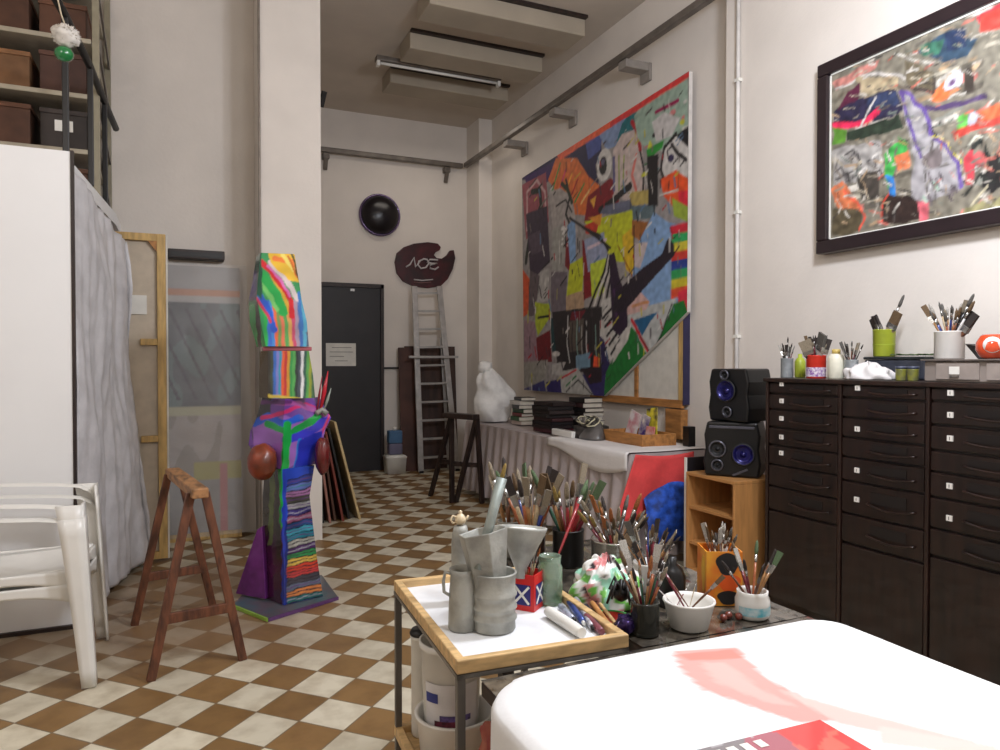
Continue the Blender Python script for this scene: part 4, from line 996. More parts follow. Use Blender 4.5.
A.s((40,90,200),7,(255,424),(268,416),(285,424),(300,418)); A.s((30,150,70),7,(268,424),(290,434),(310,422),(318,416)); A.s((206,50,110),4,(262,418),(285,412),(305,404),(318,410))
A.s((60,60,190),8,(286,440),(310,432),(330,416)); A.s((30,160,70),8,(288,425),(286,450),(284,475)); A.s((40,120,200),4,(300,440),(294,475)); A.s((160,80,150),5,(275,402),(300,404),(325,414)); A.s((206,60,110),2.5,(318,440),(330,414)); A.s((100,50,110),4,(262,402),(290,402))
A.p((40,50,170),(300,440),(322,430),(322,455),(292,480)); 
section('skirt',[(.78,262,281,316),(.84,255,283,318),(.90,248,283,322),(.98,250,283,325),(1.05,256,283,331),(1.17,262,285,319)],A,dr=.2,db=.34)
A=Art((60,56,52),1,.15,14,.12)
cs=[(70,80,70),(60,110,190),(130,130,200),(60,150,180),(226,100,60),(190,60,60),(210,150,60),(60,150,80),(90,170,90),(50,60,60),(70,80,90),(220,220,220),(50,90,80),(90,160,80),(150,160,60),(70,110,80)]
for k,c in enumerate(cs): x=271+k*2.75; A.p(c,(x,345),(x+2.8,345),(x+2.8-1,404),(x-1,404))
A.p((214,190,80),(268,394),(320,401),(320,404),(268,397)); 
section('column_middle',[(1.172,259,268,315),(1.3,259,268,313),(1.435,260,268,309)],A,dr=.05,db=.25)
A=Art((60,150,90),1.4,.15,14,.12)
cs=[(60,50,60),(50,150,90),(40,170,80),(60,110,200),(70,140,210),(226,110,70),(120,150,90),(226,120,90),(90,160,90),(210,160,90),(200,80,110),(170,150,170),(70,110,180),(90,170,200),(90,100,120)]
for k,c in enumerate(cs): x=258+k*3.5; A.p(c,(x-3,300),(x+1,300),(x+3.6,350),(x,350))
A.s((40,90,200),6,(258,292),(268,308),(274,330)); A.s((200,60,90),3,(256,298),(264,308),(270,322)); A.s((40,170,80),9,(262,275),(276,294),(284,312)); A.s((120,200,110),4,(258,280),(270,296),(278,310)); A.s((214,170,60),3,(268,270),(284,296),(290,312)); A.s((206,40,50),5,(262,262),(280,284),(291,300),(292,316)); A.s((214,200,200),5,(270,262),(288,282),(298,300)); A.s((214,110,180),3,(268,266),(282,282),(290,296))
A.p((236,190,60),(268,252),(300,252),(302,284),(288,280),(270,262)); A.s((240,130,60),5,(274,258),(292,262),(298,276)); A.s((240,220,110),4,(282,254),(294,270)); A.s((206,110,40),2,(288,256),(296,274)); A.s((60,70,40),2,(292,253),(299,280))
A.p((30,80,60),(254,252),(262,252),(262,300),(252,290)); A.p((84,60,140),(244,275),(256,270),(256,300),(244,302)); A.s((90,170,200),4,(303,286),(306,330)); A.s((60,120,190),3,(299,292),(302,330))
section('column_top',[(1.46,257,266,309),(1.6,250,261,307),(1.72,249,257,302),(1.8,252,258,300),(1.975,257,261,295)],A,dr=.05,db=.25)
b=MB(); p=[atd(263,DE+.02,0),atd(312,DE+.06,0),atd(304,DE+.22,0),atd(262,DE+.2,0)]
b.prism([(q.x,q.y) for q in p],lambda u,v,s:(u,v,s),1.436,1.459); b.build('collar',mat('collar_pink',(170,90,100),.3,coat=.3),S,bevel=.004)
b=MB(); c=atd(262,3.95,.825); b.ball(c,.078,.085,.100,24,.12); b.build('orange_bulge',mat('glazed_orange',(146,60,30),.3,var=.35,scale=9,coat=.3,col2=(84,40,26)),S)
b=MB(); c=atd(322,4.1,.84); b.ball(c,.045,.05,.11,20,.1); b.build('red_bulge',mat('glazed_red',(110,30,30),.25,var=.3,scale=10,coat=.4),S)
bp=[onZ(233,608,0),onZ(268,622,0),onZ(338,600,0),onZ(322,578,0),onZ(258,580,0)]
MB().prism([(q.x,q.y) for q in bp],lambda u,v,s:(u,v,s),.001,.02).build('base_plate',mat('plate_paint',(96,86,92),.35,var=.3,scale=9,coat=.3,col2=(70,96,104)),S,bevel=.003)
a,c=bp[0],bp[1]
MB().bar((a.x,a.y,.011),(c.x,c.y,.011),.012,.018).build('green_edge',mat('lime_paint',(150,190,80),.4),S)
a,c=bp[1],bp[2]; MB().bar((a.x,a.y,.011),(c.x,c.y,.011),.012,.018).build('violet_edge',mat('violet_paint',(96,60,110),.4),S)
f0=atd(236,4.17,.03);f1=atd(266,4.07,.03);f2=atd(263,4.09,.44); f3=atd(258,4.1,.42)
b=MB(); dn=Vector((.012,.018,0)); vs=[f0,f1,f2,f3]; b.add([v-dn for v in vs]+[v+dn for v in vs],[(0,1,2,3),(7,6,5,4),(0,4,5,1),(1,5,6,2),(2,6,7,3),(3,7,4,0)])
b.build('purple_fin',mat('purple_paint',(122,52,132),.35,var=.2,coat=.3),S,bevel=.004)
for (x0,y0,x1,y1,col,r) in ((320,412,328,371,(196,30,50),.014),(324,410,331,388,(150,160,150),.008),(316,416,322,376,(150,40,60),.007)):
    z0=1.37-(y0-362.6)/174;z1=1.37-(y1-362.6)/174; MB().tube([atd(x0,4.12,z0),atd((x0+x1)/2,4.12,(z0+z1)/2),atd(x1,4.12,z1)],[r*.5,r,.002],10).build('spike',mat('spike_paint',col,.35,coat=.3),S)
b=MB(); b.tube([atd(316,4.1,1.08),atd(322,4.12,1.10),atd(327,4.12,1.075)],.016,10); b.build('spike_socket',TIN,S)
# ------------------------------------------------------------------ brushes
HC={'red':(150,34,40),'dark red':(110,24,40),'wooden':(168,122,74),'black':(28,26,26),'cream':(190,168,132),'blue':(40,60,130),'green':(44,92,70),'orange':(166,92,50),'brown':(104,62,36),'white':(222,218,214)}
BC={'tan':(112,88,60),'dark':(54,44,40),'grey':(100,96,90),'green-stained':(86,108,72),'yellow-stained':(150,124,60),'white':(186,180,170),'orange-stained':(168,100,50),'pale':(156,142,120)}
HM={k:mat('handle_'+k.replace(' ','_'),c,.3,var=.15,scale=40,coat=.3) for k,c in HC.items()}
BM={k:mat('bristles_'+k.replace('-','_'),c,.8,var=.3,scale=120) for k,c in BC.items()}
FER=mat('ferrule_metal',(176,174,170),.25,metal=.85)
cache={}
def bmesh_part(kind,part,m):
    key=(kind,part,m.name)
    if key in cache: return cache[key]
    b=MB()
    if kind=='round':
        hz,fz=.70,.80; w_=.011
        if part=='handle': b.tube([(0,0,0),(0,0,.2),(0,0,.5),(0,0,hz)],[.002,.0035,.0052,.0042],10)
        elif part=='ferrule': b.tube([(0,0,hz-.004),(0,0,hz+.02),(0,0,fz)],[.0045,.0052,.0058],10)
        else: b.tube([(0,0,fz-.004),(0,0,fz+.06),(0,0,.97),(0,0,1.0)],[.0055,.0075,.005,.0012],10)
    elif kind=='fine':
        hz,fz=.74,.86
        if part=='handle': b.tube([(0,0,0),(0,0,.3),(0,0,.6),(0,0,hz)],[.0015,.003,.0045,.0035],8)
        elif part=='ferrule': b.tube([(0,0,hz-.004),(0,0,fz)],[.005,.0042],8)
        else: b.tube([(0,0,fz-.004),(0,0,.93),(0,0,1.0)],[.0045,.0055,.001],8)
    elif kind=='flat':
        if part=='handle': b.tube([(0,0,0),(0,0,.25),(0,0,.5),(0,0,.66)],[.0025,.005,.0065,.006],10)
        elif part=='ferrule': b.bar((0,0,.655),(0,0,.79),.016,.010,up=(0,1,0),w2=.022,h2=.007)
        else: b.bar((0,0,.785),(0,0,1.0),.021,.007,up=(0,1,0),w2=.024,h2=.003)
    else: # wide house brush
        if part=='handle': b.bar((0,0,0),(0,0,.35),.02,.012,up=(0,1,0)); b.bar((0,0,.35),(0,0,.62),.02,.012,up=(0,1,0),w2=.075,h2=.016)
        elif part=='ferrule': b.bar((0,0,.62),(0,0,.74),.08,.02,up=(0,1,0))
        else: b.bar((0,0,.74),(0,0,1.0),.078,.018,up=(0,1,0),w2=.082,h2=.012)
    # meshes are modelled for a brush one unit long and .3 thick units
    for i,v in enumerate(b.v): b.v[i]=(v[0]/.27,v[1]/.27,v[2])
    o=b.build(part,m,None); me=o.data; bpy.data.objects.remove(o); cache[key]=me; return me
def brush(base,dirn,L,kind,hc,bc,vessel,spin=0,lbl=None,flip=False):
    t=bpy.data.objects.new('paintbrush',None); C.objects.link(t); t.location=base; t.empty_display_size=.03
    dirn=Vector(dirn).normalized(); t.rotation_mode='QUATERNION'
    t.rotation_quaternion=dirn.to_track_quat('Z','Y')@Matrix.Rotation(spin,3,'Z').to_quaternion(); t.scale=(L,L,L)
    kn={'round':'round paintbrush','fine':'fine paintbrush','flat':'flat paintbrush','wide':'wide flat paintbrush'}[kind]
    tag(t,lbl or '%s, %s bristles, %s handle, %s'%(kn,bc,hc,vessel),'paintbrush','brushes '+vessel)
    for nm,part,m in (('handle','handle',HM[hc]),('ferrule','ferrule',FER),('bristles','bristles',BM[bc])):
        c=bpy.data.objects.new(nm,bmesh_part(kind,part,m)); C.objects.link(c); c.parent=t
    return t
def fill(cx,cy,z0,R,Hh,n,vessel,rng,Ls=(.24,.31),kinds=('round','round','fine','flat'),hs=None,bs=None,seed=1):
    rnd=random.Random(seed); hs=hs or list(HC); bs=bs or list(BC)
    combos=set()
    for k in range(n):
        a=2*PI*(k*.618)+rnd.uniform(-.3,.3); rr=R*rnd.uniform(.35,.80)
        base=Vector((cx-math.cos(a)*rr*.7,cy-math.sin(a)*rr*.7,z0+.006)); rim=Vector((cx+math.cos(a)*rr,cy+math.sin(a)*rr,z0+Hh))
        L=rnd.uniform(*Ls)
        for q in range(40):
            kd,h_,b_=rnd.choice(kinds),rnd.choice(hs),rnd.choice(bs)
            if (kd,h_,b_) not in combos: break
        combos.add((kd,h_,b_))
        brush(base,rim-base,L,kd,h_,b_,vessel,rnd.uniform(0,3.1))
# ------------------------------------------------------------------ worktables
ZW=.72
def wtable(lbl,x0,x1,y0,y1):
    t=thing('worktable',lbl,'table',((x0+x1)/2,(y0+y1)/2,0))
    MB().box(x0,x1,y0,y1,ZW-.035,ZW-.004).build('tabletop',DARKW,t,bevel=.004)
    b=MB(); b.grid(lambda u,v:(x0+(x1-x0)*u,y0+(y1-y0)*v,ZW-.002+.0016*noise.noise(Vector((u*14,v*14,0)))),40,40); b.build('glass_cover',MUD,t)
    for x in (x0+.05,x1-.05):
        for y in (y0+.05,y1-.05): MB().box(x-.022,x+.022,y-.022,y+.022,0,ZW-.035).build('leg',DARKW,t,bevel=.003)
    return t
wt=wtable('low dark glass-covered worktable under the white sheet in the foreground',.56,1.47,.15,1.355)
wtable('dark glass-covered side table crowded with brush jars',.965,1.47,1.36,2.28)
# small pale flecks and red spatter on the visible strip
random.seed(21); SH_=mat('pale_fleck',(214,214,206),.3,coat=.5); RS=mat('red_spatter',(150,40,50),.3,coat=.5)
b=MB(); b2=MB()
for k in range(120):
    x=random.uniform(.58,1.44); y=random.uniform(1.2,1.335); (b if k%4 else b2).ball((x,y,ZW),random.uniform(.001,.005),random.uniform(.001,.004),.0008,8)
b.build('table_flecks',SH_,wt); b2.build('red_paint_spatter',RS,wt)
# white sheet with pink stain
def outline(n=240):
    x0,x1,y0,y1=.47,1.335,.0,1.19; P=[]
    rs=[(x1,y1,.06,0),(x0,y1,.14,PI/2),(x0,y0,.05,PI),(x1,y0,.05,1.5*PI)]
    for (cx,cy,r,a0) in rs:
        ccx=cx-r if cx==x1 else cx+r; ccy=cy-r if cy==y1 else cy+r
        for i in range(14): a=a0+PI/2*i/13; P.append(Vector((ccx+r*math.cos(a),ccy+r*math.sin(a),0)))
    # resample
    L=[0]; 
    for i in range(len(P)): L.append(L[-1]+(P[(i+1)%len(P)]-P[i]).length)
    Q=[]
    for k in range(n):
        d=L[-1]*k/n
        for i in range(len(P)):
            if L[i]<=d<=L[i+1]: f=(d-L[i])/max(1e-9,L[i+1]-L[i]); Q.append(P[i].lerp(P[(i+1)%len(P)],f)); break
    return Q
OQ=outline(); cc=Vector((.9,.6,0))
def shf(u,v):
    i=int(round(u*240))%240; p=OQ[i]; wv=.004*math.sin(i*.21)+.006*math.sin(i*.077+1)
    if v<=.8: 
        k=1-(v/.8); q=cc+(p-cc)*(1-k); e=max(0,(v/.8-.93)/.07); z=.802-.012*e**2+.002*noise.noise(q*6)
        return (q.x,q.y,z)
    w2=(v-.8)/.2; hang=.40 if p.x<.55 else .726
    n_=(p-cc).normalized(); q=p+n_*(.006*math.sin(w2*PI)+wv*w2*(1.5 if p.x<.55 else .3)+.006)
    return (q.x,q.y,.79+(hang-.79)*w2)
A=Art((226,226,226),.004,.02,.2)
A.p((222,158,150),(672,652),(738,648),(748,662),(768,680),(820,705),(856,722),(800,724),(760,710),(700,690),(680,672))
A.p((224,174,166),(700,664),(724,664),(760,690),(800,708),(770,704),(716,684)); A.p((228,186,178),(780,690),(850,712),(980,744),(900,738),(840,726)); A.p((210,134,122),(680,655),(735,650),(742,660),(690,662))
A.p((230,196,188),(880,728),(1000,748),(1000,760),(880,745))
A.conv(lambda x,y:(onZ(x,y,.8).x,onZ(x,y,.8).y))
o=MB().grid(shf,240,170).build('white_sheet',attr_mat('sheet_cotton',.8,.1)); paint(o,lambda co:A.col(co.x,co.y,.008)); 
tag(o,'white painted sheet with a pink brush sweep covering the foreground table','sheet')
# book on the sheet
k0=onZ(820,719,.83)
t=thing('art_book','glossy grey and red book lying on the white sheet at the bottom edge','book',(k0.x-.1,k0.y-.15,.805))
M=Matrix.Translation((k0.x,k0.y,0))@Matrix.Rotation(math.radians(-2),4,'Z')
b=MB(); b.box(-.30,0,-.40,0,.8055,.809,M); b.box(-.30,-.296,-.40,0,.809,.827,M); b.build('back_cover',BLACK,t)
MB().box(-.295,-.003,-.397,-.003,.809,.8265,M).build('page_block',PAPER,t)
b=MB(); b.grid(lambda u,v:M@Vector((-.30+.30*u,-.40+.40*v,.829+.0*u)),60,70,False)
o=b.build('front_cover',attr_mat('cover_gloss',.22,0,.5),None)
Mi=M.inverted()
def cvr(co):
    q=Mi@co; u=(q.x+.3)/.3; n_=noise.noise(Vector((q.x*14,q.y*20,1)))
    c=(138,132,134)  # cover colours lightened to paint in the haze over the book
    if u>.52+.08*n_: c=(176,104,116)
    if u>.68+.08*n_: c=(224,78,76) if noise.noise(q*25)>-.25 else (232,110,96)
    if u<.58 and n_>.10: c=(196,194,196)
    return tuple(s2l(x) for x in c)+(1,)
paint(o,cvr)
for v in o.data.vertices: v.co-=Vector(t['_o'])
o.parent=t; sm=o.modifiers.new('t','SOLIDIFY'); sm.thickness=.003
for k in range(5): 
    x=-.235+.024*k; b=MB(); b.box(x,x+.014,-.030-.004*(k%2),-.012,.8292,.8298,M); b.build('cover_lettering',PAPER,t)
# ------------------------------------------------------------------ trolley
TRX0,TRX1,TRY0,TRY1=.53,.935,1.36,1.95; ZTr=.735
T=thing('tray_trolley','metal-legged trolley with a wooden-framed white tray on top','trolley',(.74,1.66,0))
def tray(z,nm,white=True):
    b=MB(); h_=.024; w_=.020
    for a in ((TRX0,TRX1,TRY0,TRY0+w_),(TRX0,TRX1,TRY1-w_,TRY1),(TRX0,TRX0+w_,TRY0+w_,TRY1-w_),(TRX1-w_,TRX1,TRY0+w_,TRY1-w_)): b.box(*a,z-.006,z+h_)
    o=b.build(nm+'_frame',PINEH,T,bevel=.003)
    MB().box(TRX0+w_,TRX1-w_,TRY0+w_,TRY1-w_,z-.004,z+.004).build(nm+'_panel',mat('white_laminate',(232,234,236),.4,var=.05,scale=14) if white else PINEH,T)
tray(ZTr,'top'); tray(.325,'lower',False)
for x in (TRX0+.010,TRX1-.010):
    for y in (TRY0+.010,TRY1-.010):
        MB().box(x-.009,x+.009,y-.009,y+.009,0,ZTr-.006).build('leg',mat('grey_steel_leg',(112,108,104),.4,metal=.5),T,bevel=.002)
b=MB(); z=ZTr-.016
for a in ((TRX0,TRX1,TRY0,TRY0+.018),(TRX0,TRX1,TRY1-.018,TRY1),(TRX0,TRX0+.018,TRY0,TRY1),(TRX1-.018,TRX1,TRY0,TRY1)): b.box(*a,z,z+.009)
b.build('steel_rim',mat('grey_steel',(130,126,120),.4,metal=.5),T)
T.rotation_euler=(0,0,math.radians(-3)); ZZ=ZTr+.005
# ribbed can
q=onZ(494,636,ZZ); cx,cy=q.x+.02,q.y+.045
t=thing('ribbed_can','grey ribbed tin can standing at the front of the wooden-framed tray','can',(cx,cy,ZZ))
pr=[(.048,0),(.051,.004)]
for z in (.03,.055,.085): pr+=[(.050,z-.008),(.0545,z-.002),(.0545,z+.002),(.050,z+.008)]
pr+=[(.051,.13),(.054,.134),(.051,.137),(.048,.134),(.048,.008),(.001,.006)]
MB().lathe(pr,(cx,cy,ZZ),36).build('can_body',TIN,t)
# angular scoop in can
t=thing('angular_scoop','grey angular metal scoop standing in the ribbed can','scoop',(cx,cy,ZZ+.01))
c1=Vector((cx-.0,cy,ZZ+.012)); p=onY(486,552,cy+.0); c2=Vector((p.x-.004,cy+.01,ZZ+.232))
def ring(c,r,rot,n=6,sx=1): return [c+Vector((math.cos(2*PI*i/n+rot)*r*sx,math.sin(2*PI*i/n+rot)*r,.012*math.cos(2*PI*i/n+1))) for i in range(n)]
r0=ring(c1,.026,.4);r1=ring(c1.lerp(c2,.60),.047,.4);r2=ring(c2,.056,.4,6,1.1)
i0=[c2+(v-c2)*.9-Vector((0,0,.0)) for v in r2]; i1=[c1.lerp(c2,.9)+(v-c1.lerp(c2,.60))*.85 for v in r1]
b=MB(); allr=[r0,r1,r2,i0,i1]; vs=sum(allr,[]); fs=[(k*6+i,k*6+(i+1)%6,(k+1)*6+(i+1)%6,(k+1)*6+i) for k in range(4) for i in range(6)]+[tuple(range(6))[::-1],tuple(range(24,30))]
b.add(vs,fs); b.build('scoop_body',TIN,t,bevel=.002)
# flared funnel
t=thing('funnel','grey wide-mouthed metal funnel leaning out to the right of the ribbed can','funnel',(cx+.05,cy+.06,ZZ+.1))
f1=Vector((cx+.026,cy+.05,ZZ+.125)); pf=atd(521,1.84,.955)
ax=(pf-f1).normalized(); Mq=ax.to_track_quat('Z','Y').to_matrix(); Lf=(pf-f1).length
up=Vector((.12,.10,1)).normalized(); Mq=up.to_track_quat('Z','Y').to_matrix()
pf=atd(523,1.82,.94); base=pf-up*.085
MB().lathe([(.012,-.03),(.014,-.005),(.018,0),(.058,.085),(.061,.093),(.061,.098),(.057,.098),(.054,.088),(.016,.004),(.010,-.03)],base,32,Mq).build('funnel_cone',TIN,t)
MB().lathe([(.0565,.090),(.035,.094),(.001,.096)],base,24,Mq).build('white_lining',PAPER,t)
# can with handle
hx,hy=.610,1.585
t=thing('handled_can','tall narrow grey can with a side handle left of the ribbed can','can',(hx,hy,ZZ))
MB().lathe([(.034,0),(.036,.004),(.033,.09),(.030,.125),(.033,.143),(.031,.143),(.028,.125),(.031,.01),(.001,.008)],(hx,hy,ZZ),28).build('can_body',TIN,t)
MB().tube([(hx-.028,hy,ZZ+.132),(hx-.042,hy+.008,ZZ+.137),(hx-.046,hy+.01,ZZ+.115),(hx-.045,hy+.008,ZZ+.09),(hx-.03,hy,ZZ+.08)],.004,8).build('handle',TIN,t)
# bottle + little teapot
bx,by=.668,1.755
t=thing('grey_bottle','grey paint-smeared tin behind the handled can at the left of the tray','tin',(bx,by,ZZ))
MB().lathe([(.022,0),(.024,.004),(.024,.16),(.020,.19),(.017,.203),(.001,.205)],(bx,by,ZZ),24).build('tin_body',TIN,t)
z=ZZ+.207
t=thing('small_teapot','tiny cream teapot figure perched on the grey tin','teapot',(bx,by,z))
MB().lathe([(.009,0),(.014,.006),(.015,.014),(.010,.024),(.006,.027),(.004,.030),(.005,.034),(.001,.037)],(bx,by,z),20).build('pot_body',mat('cream_glaze',(226,206,170),.3,coat=.4),t)
MB().tube([(bx-.012,by,z+.020),(bx-.022,by,z+.024),(bx-.027,by,z+.014),(bx-.021,by,z+.005),(bx-.013,by,z+.006)],.0028,8).build('handle',mat('cream_glaze',(226,206,170),.3,coat=.4),t)
MB().tube([(bx+.012,by,z+.010),(bx+.019,by,z+.015),(bx+.022,by,z+.022)],[.004,.003,.0025],8).build('spout',mat('cream_glaze',(226,206,170),.3,coat=.4),t)
# grey tube with brush
pa=atd(489,1.68,.985); pt=atd(502,1.70,1.098); d=(pt-pa).normalized()
tag(MB().tube([pa-d*.10,pa,pt-d*.001],[.011,.012,.013],14).build('grey_tube',mat('pale_tin',(150,158,152),.5,metal=.4,var=.2,scale=20)),'pale grey metal tube leaning up out of the scoop','tube')
brush(pt-d*.17,d,.205,'round','cream','yellow-stained','in the grey tube')
# jam box with pencils
q=onZ(530,612,ZZ); jx,jy=q.x+.012,q.y+.040
t=thing('red_carton','small square red carton with blue and white cross pattern on the tray','box',(jx,jy,ZZ))
Mr_=Matrix.Translation((jx,jy,0))@Matrix.Rotation(math.radians(40),4,'Z'); s_=.034
REDP=mat('red_card',(206,36,34),.4,var=.06)
b=MB()
for a in ((-s_,s_,-s_,-s_+.003),(-s_,s_,s_-.003,s_),(-s_,-s_+.003,-s_+.003,s_-.003),(s_-.003,s_,-s_+.003,s_-.003),(-s_+.003,s_-.003,-s_+.003,s_-.003)):
    b.box(*a,ZZ,ZZ+(.092 if a[1]-a[0]<.05 and a[3]-a[2]>.05 or a[3]-a[2]<.01 else .004),Mr_)
b.build('carton_body',REDP,t)
NB=mat('navy_print',(40,40,110),.4); 
for (sd) in (0,1):
    def pl(u0,u1,z0,z1,off):
        b=MB()
        if sd==0: b.box(u0,u1,-s_-off,-s_,z0,z1,Mr_)
        else: b.box(-s_-off,-s_,u0,u1,z0,z1,Mr_)
        return b
    o=pl(-.024,.024,ZZ+.014,ZZ+.066,.0006).build('picture_panel',NB,t)
    for k,(z0,z1) in enumerate(((ZZ+.018,ZZ+.062),(ZZ+.062,ZZ+.018))):
        if sd==0: b=MB().bar(Mr_@Vector((-.02,-s_-.0012,z0)),Mr_@Vector((.02,-s_-.0012,z1)),.001,.006,up=(0,0,1))
        else: b=MB().bar(Mr_@Vector((-s_-.0012,-.02,z0)),Mr_@Vector((-s_-.0012,.02,z1)),.001,.006,up=(0,0,1))
        b.build('white_cross',PAPER,t)
fill(jx,jy,ZZ,.026,.09,7,'in the small red carton',0,(.13,.17),('fine','fine','flat'),['cream','wooden','white','orange','dark red'],['white','pale','orange-stained','dark'],seed=4)
# glass jar with green
gx,gy=.882,1.66
t=thing('glass_jar','clear glass jar with green smears beside the red carton','jar',(gx,gy,ZZ))
MB().lathe([(.030,0),(.033,.006),(.033,.095),(.028,.105),(.030,.125),(.027,.125),(.025,.104),(.029,.092),(.029,.01),(.001,.008)],(gx,gy,ZZ),28).build('jar_glass',mat('smeared_glass',(200,220,200),.08,var=.3,scale=14,trans=.7,col2=(120,160,110)),t)
MB().lathe([(.0285,.012),(.0285,.05),(.001,.052)],(gx,gy,ZZ),24).build('green_paint_water',mat('green_water',(110,150,100),.2),t)
# white roll and tubes
def rod(name,lbl,cat,a,b_,r,m,grp=None,z=None,cap=None,taper=False):
    z=ZZ+r if z is None else z
    p=onZ(*a,z);q=onZ(*b_,z); d=(q-p).normalized()
    t=thing(name,lbl,cat,tuple((p+q)/2),grp)
    MB().tube([p,p.lerp(q,.08),p.lerp(q,.85),q],[r*.85,r,r,r*(.4 if taper else .85)],12).build('tube_body' if cat=='paint tube' else 'body',m,t)
    if cap: MB().tube([q,q+d*.012],r*.55,10).build('cap',cap,t)
    return t
rod('paper_roll','rolled white paper lying in the front of the tray','paper roll',(548,611),(582,633),.014,PAPER)
for k,(a,b_,c,cn,cp) in enumerate((((566,597),(583,622),(70,90,160),'blue',PAPER),((576,599),(592,627),(206,206,214),'white',BLACK),((586,606),(599,629),(60,50,80),'dark violet',PAPER),((560,606),(573,619),(190,196,214),'pale blue',BLACK))):
    rod('paint_tube','%s paint tube lying in the right half of the tray'%cn,'paint tube',a,b_,.008,mat('tube_'+cn.replace(' ','_'),c,.3,metal=.3,var=.3,scale=60),'paint tubes in the tray',cap=cp)
rod('wooden_stick','thick orange-brown wooden stick lying along the right side of the tray','stick',(592,603),(611,629),.008,ORANGEW)
rod('wooden_stick','reddish handle lying between the paint tubes and the thick stick','stick',(586,616),(602,632),.009,mat('mauve_handle',(130,70,80),.4))
rod('wooden_stick','thin pale stick lying nearest the right edge of the tray','stick',(600,604),(618,627),.005,PINEH)
# lower tray items
bx,by=.665,1.79; z0=.331
t=thing('white_basin','wide white plastic basin on the lower tray of the trolley','basin',(bx,by,z0))
MB().lathe([(.088,0),(.092,.004),(.102,.10),(.108,.108),(.108,.112),(.098,.112),(.088,.012),(.001,.010)],(bx,by,z0),36).build('basin_body',WPLAST,t)
t=thing('paint_bucket','white paint bucket with blue and red print standing in the basin','bucket',(bx,by,z0+.012))
zb=z0+.013
MB().lathe([(.068,0),(.070,.004),(.080,.275),(.086,.278),(.086,.292),(.081,.294),(.079,.284),(.077,.278),(.068,.01),(.001,.008)],(bx-.01,by,zb),36).build('bucket_body',WPLAST,t)
MB().lathe([(.075,.235),(.001,.236)],(bx-.01,by,zb),30).build('paint_surface',mat('grey_paint',(196,194,190),.4),t)
def wrap(name,a0,a1,z0_,z1_,m,off=.0015):
    def f(u,v): 
        z=z0_+(z1_-z0_)*v; r=.0705+.010*z/.275+off; a=a0+(a1-a0)*u; return (bx-.01+r*math.cos(a),by+r*math.sin(a),zb+z)
    b=MB(); b.grid(f,14,6); b.build(name,m,t)
va=math.atan2(-by,-bx)  # towards camera
wrap('printed_label',va-1.0,va+1.0,.06,.20,mat('label_white',(226,224,226),.5))
wrap('blue_print',va-.95,va-.45,.15,.175,mat('label_blue',(50,60,140),.5),.0025)
wrap('red_print',va-.6,va+.2,.065,.105,mat('label_maroon',(130,50,70),.5,var=.4,scale=60),.0025)
wrap('violet_print',va-.4,va+.7,.105,.12,mat('label_violet',(110,90,160),.5,var=.4,scale=60),.0025)
t=thing('dark_pot','small dark pot with a pale rim behind the paint bucket on the lower tray','pot',(.612,1.912,z0))
MB().lathe([(.026,0),(.029,.005),(.030,.27),(.032,.272),(.032,.28),(.029,.281),(.001,.275)],(.612,1.912,z0),28).build('pot_body',PAPER,t)
MB().lathe([(.033,.282),(.034,.287),(.028,.297),(.001,.299)],(.612,1.912,z0),28).build('dark_lid',BLACK,t)
t=thing('red_rag','crumpled orange-red rag on the lower tray right of the bucket','rag',(.70,1.55,z0))
b=MB(); b.ball((.70,1.55,z0+.095),.055,.07,.095,26,.45); b.build('rag_folds',mat('orange_rag',(170,104,84),.85,var=.3,scale=20,col2=(140,60,54)),t)
# ------------------------------------------------------------------ vessels on the side table
def vessel(name,lbl,cat,x,y,R,Hh,m,prof=None,z=ZW,parts=()):
    t=thing(name,lbl,cat,(x,y,z))
    pr=prof or [(R*.94,0),(R,.004),(R,Hh-.006),(R*1.04,Hh-.003),(R*1.02,Hh),(R*.94,Hh),(R*.93,.008),(.001,.006)]
    MB().lathe(pr,(x,y,z),32).build('vessel_body',m,t); return t
def bandp(t,x,y,z,R,z0,z1,m,name='painted_band',a0=0,a1=2*PI):
    b=MB(); b.grid(lambda u,v:(x+R*math.cos(a0+(a1-a0)*u),y+R*math.sin(a0+(a1-a0)*u),z+z0+(z1-z0)*v),36,2); return b.build(name,m,t)
vessel('tin_can','wide shiny silver tin full of brushes at the middle of the side table','can',1.206,1.85,.071,.115,mat('bright_tin',(200,196,188),.22,metal=.8,var=.15,scale=10))
fill(1.206,1.85,ZW,.064,.115,30,'in the wide silver tin',0,(.20,.27),('round','flat','round','fine'),['wooden','cream','black','red','brown','green','dark red'],['tan','pale','yellow-stained','dark','grey','orange-stained'],2)
vessel('dark_jar','black brush jar standing behind the crumpled painted palette','jar',1.14,2.02,.05,.115,BLACK)
fill(1.14,2.02,ZW,.045,.115,16,'in the dark jar behind the silver tin',0,(.25,.33),('round','flat','round'),['dark red','wooden','red','brown','green'],['green-stained','yellow-stained','tan','pale'],3)
vessel('brown_jar','brown brush jar behind the grey funnel','jar',1.035,2.08,.048,.12,mat('brown_glaze',(70,50,40),.3,coat=.4))
fill(1.035,2.08,ZW,.043,.12,17,'in the brown jar behind the funnel',0,(.26,.34),('round','round','flat'),['orange','red','wooden','blue','cream'],['tan','green-stained','dark','pale'],6)
t=vessel('grey_jar','grey brush jar at the far left corner of the side table','jar',1.01,2.19,.04,.12,TIN)
fill(1.01,2.19,ZW,.036,.12,8,'in the far grey jar',0,(.27,.34),('round','fine','flat'),['wooden','orange','cream','brown'],['tan','dark','pale','grey'],8)
vessel('white_jar','short white jar packed with dark brushes right of the silver tin','jar',1.225,1.70,.045,.08,WPLAST)
